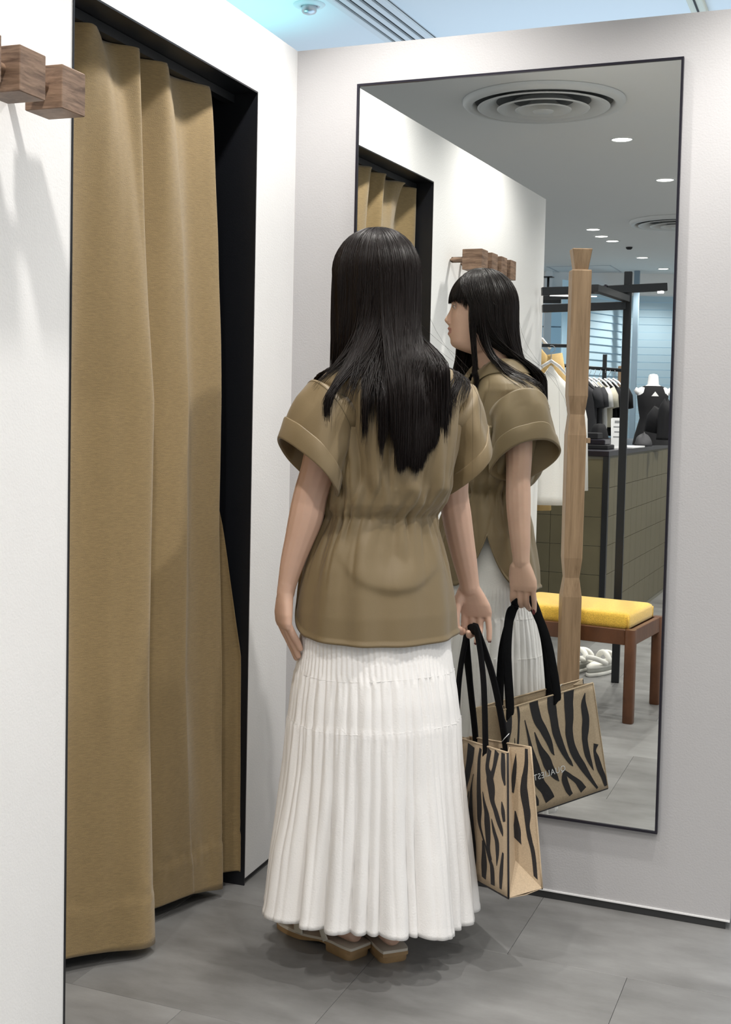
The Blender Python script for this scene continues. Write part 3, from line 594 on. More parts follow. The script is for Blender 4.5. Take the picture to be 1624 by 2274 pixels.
chain([(.228, .034, .815), (.214, .030, .790), (.206, .026, .765), (.203, .022, .742), (.206, .020, .722)], [.013, .0125, .0098, .0092, .0072], 12)
# left hand: palm faces the thigh, fingers fan slightly and converge down and inward
LL2 = P3(.10, .995, 0).normalized(); N2 = P3(.995, -.10, 0)
palm([((-.236, .034, .855), .021, .0195, 1), ((-.238, .035, .835), .023, .0175, 1), ((-.241, .034, .812), .031, .0165, .85), ((-.243, .033, .788), .037, .0155, .8), ((-.243, .032, .768), .0385, .0130, .8), ((-.242, .031, .756), .035, .0095, .8)], LL2, N2)
for k, (l, zb, ln) in enumerate(((.0285, .766, .070), (.0095, .763, .079), (-.0095, .764, .073), (-.0275, .768, .058))):
    b0 = P3(-.2425, .0315, zb)+LL2*l; s1 = P3(.014, -l*.10, -ln*.42); s2 = P3(.013, -l*.14, -ln*.33); s3 = P3(.008, -l*.06, -ln*.25)
    finger(b0, [s1, s2, s3], .0086, .0066)
chain([(-.236, .062, .815), (-.228, .074, .790), (-.220, .078, .765), (-.214, .078, .742)], [.0125, .0115, .0095, .0075], 12)
# legs and feet
def leg(hip, knee, ank, heel, dr):
    chain([hip, (hip[0]*.9+knee[0]*.1, hip[1], .72), knee, ((knee[0]+ank[0])/2, (knee[1]+ank[1])/2-.012, .33), (ank[0], ank[1], .14), (ank[0], ank[1], .075)], [.060, .060, .047, .047, .027, .027], 18)
    d_ = P3(*dr, 0).normalized(); l_ = P3(d_.y, -d_.x, 0); rings = []
    for s_, hw, zt, zb in ((.000, .010, .052, .036), (.006, .020, .066, .033), (.022, .027, .086, .031), (.05, .029, .105, .030), (.085, .029, .100, .030), (.12, .031, .078, .027), (.155, .036, .056, .022), (.185, .040, .042, .019), (.205, .037, .034, .018), (.215, .030, .028, .019)):
        c_ = P3(*heel, 0)+d_*(s_+.008); rings.append([c_+l_*hw*math.cos(q)+P3(0, 0, (zt+zb)/2+(zt-zb)/2*math.sin(q)) for q in [2*math.pi*j/20 for j in range(20)]])
    body.loft(rings, True, True)
    for k, (o_, ln, r_) in enumerate(((-.026, .032, .0105), (-.009, .030, .0078), (.005, .026, .0074), (.018, .021, .0070), (.029, .015, .0066))):
        sgn = 1 if heel[0] < -.03 else -1
        a_ = P3(*heel, .026)+d_*(.200-(k*.006))+l_*(-o_*-1*sgn*-1); chain([a_, a_+d_*ln*.6+P3(0, 0, -.001), a_+d_*ln+P3(0, 0, -.003)], r_, 10)
FL = ((-.067, -.0345), (-.266, .957)); FR = ((-.005, -.086), (.10, .99))
leg((-.08, 0, .84), (-.080, .018, .47), (-.080, .010, .09), *FL); leg((.075, 0, .84), (.045, .0, .47), (.002, -.040, .09), *FR)
# head
HC = P3(-.0237, .0324, 0); HA = math.radians(26.6); ch, sh_ = math.cos(HA), math.sin(HA)
def hd(x, y, z): return P3(HC.x+x*ch-y*sh_, HC.y+x*sh_+y*ch, z)
def interp(z, tab): xs = [t_[0] for t_ in tab]; return [float(np.interp(z, xs, [t_[k] for t_ in tab])) for k in range(1, len(tab[0]))]
FT = [(1.404, .030, -.030, .030), (1.412, .055, -.040, .046), (1.420, .076, -.046, .050), (1.428, .0885, -.050, .052), (1.437, .0935, -.054, .0545), (1.450, .0925, -.060, .058), (1.465, .0925, -.066, .0615), (1.485, .0925, -.073, .0655), (1.505, .0925, -.079, .069), (1.525, .0915, -.084, .0715), (1.545, .0915, -.087, .0735),
      (1.565, .0935, -.088, .0745), (1.585, .0915, -.086, .073), (1.605, .082, -.078, .068), (1.622, .064, -.062, .054), (1.634, .038, -.040, .034), (1.640, .012, -.015, .010)]
NT = [(1.40, 0, .01), (1.486, 0, .010), (1.490, .0065, .0125), (1.4955, .0165, .0135), (1.503, .0215, .0115), (1.511, .0175, .0095), (1.521, .0115, .0085), (1.533, .0055, .0085), (1.545, .0015, .009), (1.56, 0, .01)]
LT = [(1.440, 0), (1.448, .0015), (1.455, .0050), (1.4625, .0115), (1.468, .0085), (1.4708, .0040), (1.474, .0085), (1.479, .0125), (1.484, .0072), (1.489, .0055), (1.495, 0)]
rings = []
for z in np.concatenate([np.arange(1.404, 1.50, .0022), np.arange(1.50, 1.6401, .0035)]):
    F0, B0_, w0 = interp(z, FT); nb, ns = interp(z, NT); (lb,) = interp(z, LT); ring = []; yc = (F0+B0_)/2
    for j in range(96):
        q = 2*math.pi*j/96; sx_, cy_ = math.sin(q), math.cos(q)
        if cy_ > 0: x = w0*math.copysign(abs(sx_)**.92, sx_); y = yc+(F0-yc)*abs(cy_)**.78
        else: x = w0*sx_; y = yc+(yc-B0_)*cy_
        if cy_ > 0:
            y += nb*math.exp(-(x/ns)**2)+lb*math.exp(-(x/.017)**2)*.92
            for s_ in (-1, 1):
                y -= .0085*math.exp(-((x-s_*.031)/.013)**2-((z-1.541)/.011)**2)          # eye socket
                y += .0050*math.exp(-((x-s_*.0125)/.0045)**2-((z-1.4965)/.0055)**2)       # nostril wings
                y += .0030*math.exp(-((x-s_*.040)/.016)**2-((z-1.508)/.018)**2)            # cheek
        ring.append(hd(x, y, z))
    rings.append(ring)
body.loft(rings, True, True)
for s_ in (-1, 1):                                            # ears
    for (y0, z0, r1_, r2_) in ((-.004, 1.520, .016, .028),):
        body.loft([[hd(s_*(.0655+dx*.7), y0+rr*r1_*math.cos(q)-.010*dx*40*.1, z0+rr*r2_*math.sin(q)) for q in [2*math.pi*j/20 for j in range(20)]] for dx, rr in ((0, .5), (.004, .9), (.010, 1.0), (.013, .8), (.012, .5))], True, True)
tmpm = bpy.data.meshes.new('tmp'); tmpm.from_pydata([tuple(v_) for v_ in body.v], [], body.f); tmpo = bpy.data.objects.new('tmp', tmpm); SC.collection.objects.link(tmpo)
md = tmpo.modifiers.new('r', 'REMESH'); md.mode = 'VOXEL'; md.voxel_size = .0025; md.use_smooth_shade = True
md = tmpo.modifiers.new('s', 'SMOOTH'); md.factor = .5; md.iterations = 3
dg = bpy.context.evaluated_depsgraph_get(); bm_ = bpy.data.meshes.new_from_object(tmpo.evaluated_get(dg)); bpy.data.objects.remove(tmpo)
bm_.name = 'body'; bm_.materials.clear(); bm_.materials.append(MT['skin']); bm_.materials.append(MT['lipskin'])
n_ = len(bm_.polygons); cen = np.empty(n_*3); bm_.polygons.foreach_get('center', cen); cen = cen.reshape(-1, 3)
dx_, dy_ = cen[:, 0]-HC.x, cen[:, 1]-HC.y; hxx = dx_*ch+dy_*sh_; hyy = -dx_*sh_+dy_*ch; zz = cen[:, 2]
lipm = (hyy > .0905) & (np.abs(hxx) < .0235) & (zz > 1.4565+.000*hxx) & (zz < 1.4835-np.abs(hxx)*.22) & (zz > 1.4575+np.abs(hxx)*.30)
bm_.polygons.foreach_set('material_index', lipm.astype(np.int32)); bm_.polygons.foreach_set('use_smooth', np.ones(n_, bool)); bm_.update()
ob = bpy.data.objects.new('body', bm_); link(ob, parent=W); WM[ob.name] = WM['person']
L_ = dict(local=True)
# eyes, lids, brows
for s_ in (-1, 1):
    b = MB(); c_ = hd(s_*.0305, .0765, 1.5415)
    rings = [[c_+P3(0, 0, .0105*math.cos(p_))+P3(math.cos(q), math.sin(q), 0)*.0105*math.sin(p_) for q in [2*math.pi*j/20 for j in range(20)]] for p_ in np.linspace(.01, math.pi-.01, 12)]
    e_ = obj('eyeball', b.loft(rings), 'eyew', W, True, **L_)
    b = MB(); a0 = hd(s_*.0305, .0872, 1.5405); dirn = (hd(0, 1, 0)-hd(0, 0, 0)).normalized(); sd = (hd(1, 0, 0)-hd(0, 0, 0)).normalized()
    obj('iris', b.loft([[a0+dirn*dd+(sd*math.cos(q)+P3(0, 0, 1)*math.sin(q))*rr for q in [2*math.pi*j/18 for j in range(18)]] for dd, rr in ((-.003, .0056), (.0, .0048), (.0006, .001))], True, True), 'iris', W, True, **L_)
    arc = [hd(s_*(.0305+.0150*math.cos(q)), .0855-.006*abs(math.cos(q))**2, 1.5415+.0050*math.sin(q)) for q in np.linspace(.05, math.pi-.05, 13)]
    obj('upper_eyelid', MB().tube(arc, [.0018]+[.0026]*11+[.0018], 8), 'skin', W, True, **L_)
    obj('eyelashes', MB().tube([p_+dirn*.0022-P3(0, 0, .0012) for p_ in arc], .0008, 6), 'iris', W, True, **L_)
    obj('lower_eyelid', MB().tube([hd(s_*(.0305+.0145*math.cos(q)), .0850-.006*abs(math.cos(q))**2, 1.5400-.0042*math.sin(q)) for q in np.linspace(.05, math.pi-.05, 13)], .0017, 8), 'skin', W, True, **L_)
    obj('eyebrow', MB().tube([hd(s_*(.0150+.034*k), .0935-.016*k*k, 1.5565+.005*math.sin(k*2.4)) for k in np.linspace(0, 1, 9)], [.0016]+[.0024]*6+[.0018, .001], 6), 'hair', W, True, **L_)
# varnished nails
def nail(p, d, nrm, m, r=.0052):
    d = Vector(d).normalized(); n_ = Vector(nrm); n_ = (n_-d*n_.dot(d)).normalized(); s_ = d.cross(n_); p = Vector(p)
    rings = [[p+s_*x*r*w_+d*y*r*1.5+n_*(.0009-.0022*x*x) for x in np.linspace(-1, 1, 7)] for y, w_ in ((-1, .75), (-.6, .9), (0, .95), (.6, .85), (1, .5))]
    o_ = obj('fingernail', MB().loft(rings, closed=False), m, W, True, **L_); solid(o_, .0008)
nail(fi[3][-1]-NN*.0056+P3(0, 0, -.002), (0, 0, -1), -NN, 'nail', .0048); nail(fi[2][-1]+P3(0, 0, -.0055)+NN*.002, NN, (0, 0, -1), 'nail', .0052)

nail((.2065, .0215, .722), (0.05, 0, -1), (-.9, .6, .1), 'nailn', .0055)
# ------------------------------------------------------------------ blouse
BT = [(1.374, -.004, .000, .056, .056), (1.362, -.002, -.004, .068, .064), (1.348, 0, -.010, .102, .075), (1.334, 0, -.012, .142, .084), (1.318, 0, -.012, .172, .091), (1.300, 0, -.012, .186, .098), (1.26, 0, -.010, .182, .108), (1.20, 0, -.008, .174, .117), (1.13, 0, -.004, .160, .121),
      (1.07, -.004, .0, .153, .122), (1.035, -.012, .003, .146, .115), (1.012, -.018, .006, .134, .101), (.998, -.019, .007, .133, .100), (.97, -.021, .009, .142, .107), (.93, -.023, .010, .156, .118), (.89, -.023, .011, .169, .128), (.84, -.023, .011, .179, .138), (.79, -.022, .011, .187, .147), (.70, -.020, .010, .193, .152)]
BTr = np.array(BT[::-1])
def bt(z): return [np.interp(z, BTr[:, 0], BTr[:, k]) for k in range(1, 5)]
def nz(a, b_, c_=0.0): return noise.noise(Vector((a, b_, c_)))
def outside(p, off, collar=False):
    """push points outside the blouse surface"""
    z = p[..., 2]; cx, cy, a, b_ = bt(z); x = p[..., 0]-cx; y = p[..., 1]-cy; a = a+off; b_ = b_+off
    s = np.sqrt((x/a)**2+(y/b_)**2); m_ = (s < 1) & (z < 1.362); f = np.where(m_, 1/np.maximum(s, .05), 1)
    q = p.copy(); q[..., 0] = cx+x*f; q[..., 1] = cy+y*f
    if collar:
        xx, yy = q[..., 0]+.003, q[..., 1]+.004; rr = np.sqrt(xx**2+yy**2)+1e-6; need = np.interp(z, [1.330, 1.345, 1.372, 1.392, 1.400], [.0, .114, .098, .074, .0]); g_ = np.maximum(1, need/rr); q[..., 0] = xx*g_-.003; q[..., 1] = yy*g_-.004
    return q
def bdisp(t, z):
    d = 0.0; ct_, st_ = math.cos(t), math.sin(t)
    g = math.exp(-abs(z-1.005)/.045); ph = 2.2*nz(ct_*2, st_*2, z*3)
    d += g*(.0034*math.sin(31*t+ph*3)+.0028*math.sin(19*t+5*ph+40*(z-1.0)))
    d -= .003*math.exp(-((z-1.005)/.006)**2)
    if z > 1.02:
        u = min(1, (z-1.02)/.05)*max(0, min(1, (1.34-z)/.08))
        d += u*(.0085*nz(ct_*3.1+4, st_*3.1, z*2.3)+.0045*math.sin(8*t+2.5*nz(ct_*1.5, st_*1.5, z*2)+z*9))
        d += .0050*math.exp(-((z-1.065)/.035)**2)*math.sin(13*t+38*z)
        d -= u*.0065*max(0, 1-abs(nz(ct_*2.4+2, st_*2.4, z*1.7))*9)*(.5+.5*math.sin(3*t+z*8))
        d -= u*.0050*max(0, 1-abs(nz(ct_*3.3+12, st_*3.3, z*3.1+3*t))*10)*max(0, min(1, (1.16-z)/.06))
        db = (t-math.radians(262)); d += .010*math.exp(-((t-math.radians(284)+.8*(z-1.2))/.085)**2)*u-.008*math.exp(-((t-math.radians(248)-.7*(z-1.15))/.09)**2)*u
    else:
        d += .0050*nz(ct_*2.6, st_*2.6, z*2+7)+.0030*math.sin(11*t+3*nz(ct_, st_, z*2))*min(1, (1.0-z)/.05 if z < 1 else 0)
        d -= .0040*max(0, 1-abs(nz(ct_*3.0+5, st_*3.0, z*2.2+4))*9)*max(0, min(1, (z-.84)/.08))
        dt = (t-math.radians(262))/math.radians(42); zc = .858+.055*dt*dt
        if abs(dt) < 1.25: d += .009*math.exp(-((z-zc)/(.013 if z < zc else .040))**2)*(1-abs(dt)/1.25)
    return d
def bsurf(t, z, off=0.0):
    cx, cy, a, b_ = bt(z); d = bdisp(t, z)+off; x, y = math.cos(t), math.sin(t)
    e_ = .93; X = math.copysign(abs(x)**e_, x); Y = math.copysign(abs(y)**e_, y)
    return P3(cx+(a+d)*X, cy+(b_+d)*Y, z)
def hemz(t):
    z = .742-.012*max(0, -math.sin(t))
    for v_ in (math.radians(27), math.radians(153)):
        dd = abs((t-v_+math.pi) % (2*math.pi)-math.pi); z += .150*max(0, 1-dd/.62)**1.8
    return z
NT_, NR = 260, 130; rings = []
for i in range(NR):
    k = i/(NR-1); ring = []
    for j in range(NT_):
        t = 2*math.pi*j/NT_; zb = hemz(t); zt = 1.374-.050*math.exp(-((t-math.pi/2)/.33)**2)
        z = zt+(zb-zt)*k; ring.append(bsurf(t, z, .004 if k > .985 else 0))
    rings.append(ring)
bl = obj('blouse', MB().loft(rings), 'blouse', W, True, label='khaki short-sleeved shirt-blouse gathered at the waist', **L_); solid(bl, .0016, -1)
def rib(f, n, w_, name, m='seam', th=.0008, par=None, rad=None):
    o_ = obj(name, MB().tube([f(k) for k in np.linspace(0, 1, n)], rad or w_, 6), m, par or bl, True, **L_); return o_
rib(lambda k: bsurf(math.radians(196+148*k), 1.283+.006*math.sin(math.pi*k)-.012*abs(2*k-1)**3, .0004), 90, .0010, 'yoke_seam')
rib(lambda k: bsurf(2*math.pi*k, hemz(2*math.pi*k)+.0008, .0042), 300, .0012, 'hem_edge', 'blouse')
rib(lambda k: bsurf(2*math.pi*k, hemz(2*math.pi*k)+.016, .0006), 300, .0005, 'hem_stitch')
rib(lambda k: bsurf(2*math.pi*k, 1.014+.0015*math.sin(50*k), .0002), 300, .0007, 'waist_channel'); rib(lambda k: bsurf(2*math.pi*k, .996+.0015*math.sin(41*k+1), .0002), 300, .0007, 'waist_channel')
# front placket, buttons, pocket flaps
b = MB(); rows = []
for z in np.linspace(1.318, .748, 60): rows.append([bsurf(math.radians(90)+dt, z, .002) for dt in (-.13, -.10, 0, .10, .13)])
o = obj('placket', b.loft(rows, closed=False), 'blouse', bl, True, **L_); solid(o, .0016)
for z in (1.29, 1.20, 1.11, .93, .84): p = bsurf(math.radians(90), z, .0045); obj('button', MB().loft([ell(p.x, p.y, 0, .0052*r_, .0052*r_, 16) for r_ in (.6, 1, 1, .6)]) if False else MB().tube([p, p+P3(0, .0022, 0)], .0052, 16), 'seam', bl, True, **L_)
for t0, t1 in ((math.radians(38), math.radians(72)), (math.radians(108), math.radians(142))):
    rows = [[bsurf(t0+(t1-t0)*k, 1.200-.030*m_-.014*m_*(1-abs(2*k-1)), .004+.001*m_) for k in np.linspace(0, 1, 15)] for m_ in np.linspace(0, 1, 6)]
    o = obj('pocket_flap', MB().loft(rows, closed=False), 'blouse', bl, True, **L_); solid(o, .002)
# collar
def colf(t, k):
    x, y = math.cos(t), math.sin(t); fr = max(0, y)
    prof = [(0, .058, 1.364), (.22, .056, 1.384), (.40, .060, 1.391), (.58, .070, 1.386), (.8, .085, 1.370), (1, .100, 1.350)]
    r_ = np.interp(k, [p_[0] for p_ in prof], [p_[1] for p_ in prof]); z = np.interp(k, [p_[0] for p_ in prof], [p_[2] for p_ in prof])
    da = min(abs(t-math.radians(100)), abs(t-math.radians(80)), abs(t-math.radians(440))); tip = math.exp(-(da/.42)**2)
    z -= .036*math.exp(-(da/.55)**2)*(1-.3*k)+.040*tip*max(0, k-.4)/.6
    p = np.array([-.003+r_*x, -.004+r_*y*(1-.10*fr*(1-k))+.012*fr*tip*k, z])
    if k > .5:
        q = outside(p[None, :], .004+.006*(1-k))[0]; p = q
    return P3(*p)
ts = np.linspace(math.radians(100), math.radians(440), 110)
o = obj('collar', MB().loft([[colf(t, k) for t in ts] for k in np.linspace(0, 1, 16)], closed=False), 'blouse', bl, True, **L_); solid(o, .0018)
# sleeves and cuffs
def sleeve(s_, c0, A0, B0, c1, A1, B1, seed):
    c0, A0, B0, c1, A1, B1 = [P3(*v_) for v_ in (c0, A0, B0, c1, A1, B1)]; rings = []; NS = 90
    def S(t, k, off=0.0):
        kk = k; c_ = c0.lerp(c1, kk); A = A0.lerp(A1, kk); B_ = B0.lerp(B1, kk); e_ = .85
        ct_, st_ = math.cos(t), math.sin(t); p = c_+A*math.copysign(abs(ct_)**e_, ct_)+B_*math.copysign(abs(st_)**e_, st_)
        e_ = 1.0+.18*k; p = c_+A*math.copysign(abs(ct_)**e_, ct_)+B_*math.copysign(abs(st_)**e_, st_)
        n_ = (A.normalized()*ct_+B_.normalized()*st_).normalized(); f_ = min(1, k*3)
        d = off+f_*(.007*nz(ct_*1.9+seed, st_*1.9, k*1.3)+.0035*math.sin(5*t+seed+2*k))*(1-.55*max(0, k-.7)/.3)+.008*math.sin(math.pi*min(1, k*1.1))*max(0, st_)
        return p+n_*d
    rings.append([S(2*math.pi*j/NS, 0)*1.0+(c0+P3(-s_*.045, 0, -.010)-S(2*math.pi*j/NS, 0))*.0+P3(-s_*.040, 0, -.012) for j in range(NS)])
    for k in np.linspace(0, .98, 36): rings.append([S(2*math.pi*j/NS, k) for j in range(NS)])
    sl = obj('sleeve', MB().loft(rings), 'blouse', bl, True, **L_); solid(sl, .0014, -1)
    cuf = [S_ for S_ in [[S(2*math.pi*j/NS, k, o_) for j in range(NS)] for k, o_ in ((.70, .0008), (.702, .0040), (.72, .0050), (.85, .0055), (.98, .0055), (.997, .0045), (1.0, .002), (.995, -.0008), (.95, -.0012), (.75, -.0012))]]
    obj('cuff', MB().loft(cuf), 'blouse', bl, True, **L_)
    rib(lambda k: S(math.radians(-75+330*k), .03, .0001), 60, .0007, 'armhole_seam')
sleeve(1, (.158, -.006, 1.240), (.004, -.080, 0), (.042, 0, .066), (.184, -.013, 1.105), (.009, -.100, .026), (.052, .020, .056), 1.3)
sleeve(-1, (-.158, -.006, 1.240), (-.004, -.080, 0), (-.042, 0, .066), (-.207, .0, 1.112), (-.009, -.102, -.004), (-.060, .008, .062), 4.1)
# ------------------------------------------------------------------ skirt
ST = np.array([(.03, .242, .230), (.12, .236, .224), (.22, .226, .213), (.33, .214, .200), (.44, .203, .188), (.545, .197, .180), (.60, .192, .171), (.655, .184, .158), (.70, .179, .146), (.728, .178, .139), (.745, .172, .131), (.80, .164, .122), (.90, .138, .098), (.98, .116, .083)])
rs = np.random.default_rng(5); fph = rs.uniform(0, 6.28, 8)
TR = math.atan2(-.45, .893)
# deep creases of the lower tier: the ones the back shows, then irregular ones round the front
CR = sorted([(TR-math.acos(x)) % (2*math.pi) for x in (-.985, -.685, -.445, -.18, -.025, .09, .365, .45, .80, .89, .985)]+[(TR+.05+q) % (2*math.pi) for q in (.24, .52, .86, 1.16, 1.50, 1.80, 2.15, 2.42, 2.74, 3.0)])
C2 = []
for i, c_ in enumerate(CR):
    nx_ = CR[(i+1) % len(CR)]; g_ = (nx_-c_) % (2*math.pi); C2.append(c_)
    n_sub = max(1, round(g_/.13))
    for q in range(1, n_sub): C2.append((c_+g_*(q+rs.uniform(-.2, .2))/n_sub) % (2*math.pi))
C2 = sorted(C2)
def fold(t, C, wref):
    t = t % (2*math.pi); import bisect
    i = bisect.bisect_right(C, t)-1; a_ = C[i]; b_ = C[(i+1) % len(C)]; g_ = (b_-a_) % (2*math.pi); f_ = ((t-a_) % (2*math.pi))/g_
    return (math.sin(math.pi*f_)**.62)*min(1.35, (g_/wref)**.75)-.62
def sdisp(t, z):
    d = 0.0; ct_, st_ = math.cos(t), math.sin(t)
    if z > .75: d += 0
    elif z > .655: d += .0016*math.sin(88*t+1.2*nz(ct_*4, st_*4, z*5))*min(1, (.745-z)/.01 if z > .735 else 1)+.0012*nz(ct_*6, st_*6, z*8)
    else:
        k = (.655-z)/.625; tt = t+.030*nz(ct_*1.5, st_*1.5, z*3.5)*min(1, k*4); t3 = t+.02*nz(ct_*2+7, st_*2, z*4)
        lo = float(sstep(.60, .30, z)) if False else max(0, min(1, (.60-z)/.34))
        d += (.0060+.004*k)*fold(t3, C2, .13)*(1-.55*lo)+(.004+.036*k**1.05)*lo*fold(tt, CR, .36)
        g2 = math.exp(-(.655-z)/.030); d += g2*.0016*math.sin(71*t+fph[4]+2*nz(ct_*3, st_*3))
        if z < .545: d += math.exp(-(.545-z)/.040)*.0016*math.sin(97*t+fph[5]+3*nz(ct_*3, st_*3))+.0012
        d += .0040*nz(ct_*6, st_*6, z*5)*min(1, k*3)+.0012*nz(ct_*18, st_*18, z*12)
    for zs_ in (.655, .545): d += .0006*math.exp(-((z-zs_)/.0035)**2)
    return d
VD = P3(-.488, -.873, 0)                            # toward the camera side: that hem rides a little higher
def skz(t): return .094+.022*max(0, math.cos(t-math.radians(196)))**2+.012*max(0, math.cos(t)*VD.x+math.sin(t)*VD.y)+.006*math.sin(3*t+1)
def ssurf(t, z, off=0.0):
    a = np.interp(z, ST[:, 0], ST[:, 1]); b_ = np.interp(z, ST[:, 0], ST[:, 2]); d = sdisp(t, z)+off
    return P3(-.021+(a+d)*math.cos(t), .010+(b_+d)*math.sin(t), z)
NTs = 560; zt = .975; rings = []
for i in range(96):
    k = i/95
    ring = []
    for j in range(NTs):
        t = 2*math.pi*j/NTs; zb = skz(t); z = zt+(zb-zt)*k; ring.append(ssurf(t, z, .0012 if z < zb+.012 else 0))
    rings.append(ring)
MT['skirt'].node_tree.nodes['Principled BSDF'].inputs['Subsurface Weight'].default_value = 0.0
sk = obj('skirt', MB().loft(rings), 'skirt', W, True, label='long white tiered cotton skirt with a pin-tucked hip band', **L_); solid(sk, .0009, -1)
for zs_, nm in ((.656, 'tier_seam'), (.546, 'tier_seam')): rib(lambda k: ssurf(2*math.pi*k, zs_+.003*math.sin(6.28*3*k), .0009), 560, .0005, nm, 'skirt', par=sk)
for t, z0 in ((4.1, .15), (4.5, .18), (5.0, .1), (3.6, .2)): pass
# ------------------------------------------------------------------ sandals she wears
def worn(heel, dr, side, label):
    d_ = P3(*dr, 0).normalized(); l_ = P3(d_.y, -d_.x, 0)*side; h0 = P3(*heel, 0)          # l_ points to the outer side
    t = None
    def outl(z, g=0.0):
        pts = []
        half = [(-.002, .024), (.002, .031), (.03, .0345), (.07, .034), (.11, .034), (.15, .040), (.19, .046), (.225, .045), (.243, .040), (.249, .030)]
        inn = [(s_, -w_*(1.0 if s_ < .12 else .94)) for s_, w_ in half]
        out = half; lst = out+inn[::-1]
        A = cr(lst+[lst[0]], 80)[:-1]
        c_ = np.mean(A, axis=0)
        return [h0+d_*(s_+math.copysign(g, s_-.12))+l_*(w_+math.copysign(g, w_))+P3(0, 0, z) for s_, w_ in A]
    bed = lambda s_: .030-.012*float(sstep(.05, .16, s_))
    def lay(z0, z1, g=0): 
        r0 = [p+P3(0, 0, z0(((p-h0).dot(d_)))) for p in outl(0, g)]; r1 = [p+P3(0, 0, z1(((p-h0).dot(d_)))) for p in outl(0, g)]
        return r0, r1
    r0, r1 = lay(lambda s_: .0+.012*float(sstep(.070, .080, s_))*0+(.0 if s_ < .1 else 0), lambda s_: .016+.0*s_, .001)
    sole0 = lambda s_: .016-.0155*float(sstep(.085, .17, s_)); 
    a0, a1 = lay(sole0, lambda s_: bed(s_)-.006, .001); s_o = obj('sandal', MB().loft([a0, a1], True, True), 'soleleather', W, label=label, **L_); auto_smooth(s_o)
    b0, b1 = lay(lambda s_: bed(s_)-.006, lambda s_: bed(s_), -.0005); b2 = [p-(p-(h0+d_*.12)).normalized()*.002+P3(0, 0, .0012) for p in b1]
    o_ = obj('footbed', MB().loft([b0, b1, b2], True, True), 'footbed', s_o, **L_); auto_smooth(o_)
    hb = []
    for z, g in ((0, -.0012), (.0015, 0), (.0165, .001)):
        ring = []
        for cs, cw, a0 in ((.064, .016, 0), (.018, .016, 90), (.018, -.016, 180), (.064, -.016, 270)):
            for a_ in range(0, 91, 15):
                rr = .018+g if cs < .03 else .006+g; cc = cs if cs < .03 else .076; ww = cw if cs < .03 else math.copysign(.028, cw)
                an = math.radians(a0+a_); ring.append(h0+d_*(cc+rr*math.cos(an))+l_*(ww+rr*math.sin(an))+P3(0, 0, z))
        hb.append(ring)
    o_ = obj('heel_block', MB().loft(hb, True, True), 'soleleather', s_o, label='tan stacked heel block', **L_); auto_smooth(o_)
    K = lambda s_, w_, z: h0+d_*s_+l_*w_+P3(0, 0, z)
    P_ = cr([tuple(K(.078, .036, .024)), tuple(K(.088, .036, .040)), tuple(K(.108, .034, .072)), tuple(K(.128, .012, .092)), tuple(K(.125, -.018, .080)), tuple(K(.115, -.035, .045)), tuple(K(.11, -.036, .024))], 40)
    nrm = []
    obj('strap', MB().strip(P_, d_, .019, .003), 'straplth', s_o, True, **L_)
    P_ = cr([tuple(K(.165, .043, .014)), tuple(K(.168, .040, .034)), tuple(K(.172, .018, .055)), tuple(K(.172, -.018, .055)), tuple(K(.168, -.041, .032)), tuple(K(.166, -.043, .012))], 30)
    obj('toe_strap', MB().strip(P_, d_, .030, .003), 'straplth', s_o, True, **L_)
worn(FL[0], FL[1], -1, 'left sandal with cream footbed and tan heel'); worn(FR[0], FR[1], 1, 'right sandal with cream footbed and tan heel')
# ------------------------------------------------------------------ hair
D2 = math.radians
HX, HY, HZ, HZC = .0790, .0975, .100, 1.551
def hpos(phi, al, k=1.0):
    """head-frame ellipsoid -> body frame arrays; phi 0 = face, 90 = right"""
    cp = np.cos(phi); sp = np.sin(phi); cp = np.where(cp > 0, np.abs(cp)**.82, cp)
    x = (HX+.0015)*k*np.sin(al)*np.sign(sp)*np.abs(sp)**.95; y = .004+HY*k*np.sin(al)*cp; z = HZC+HZ*k*np.cos(al)
    return np.stack([HC.x+x*ch-y*sh_, HC.y+x*sh_+y*ch, z], -1)
rings = []
for i in range(40):
    row = []
    for j in range(120):
        ph = 2*math.pi*j/120; pa = abs((ph+math.pi) % (2*math.pi)-math.pi); am = 1.24+(1.95-1.24)*float(sstep(.95, 1.45, pa))
        row.append(P3(*hpos(ph, am*i/39, .965)))
    rings.append(row)
hr = obj('hair', MB().loft(rings), 'hair', W, True, label='long straight dark brown hair with a fringe', **L_)
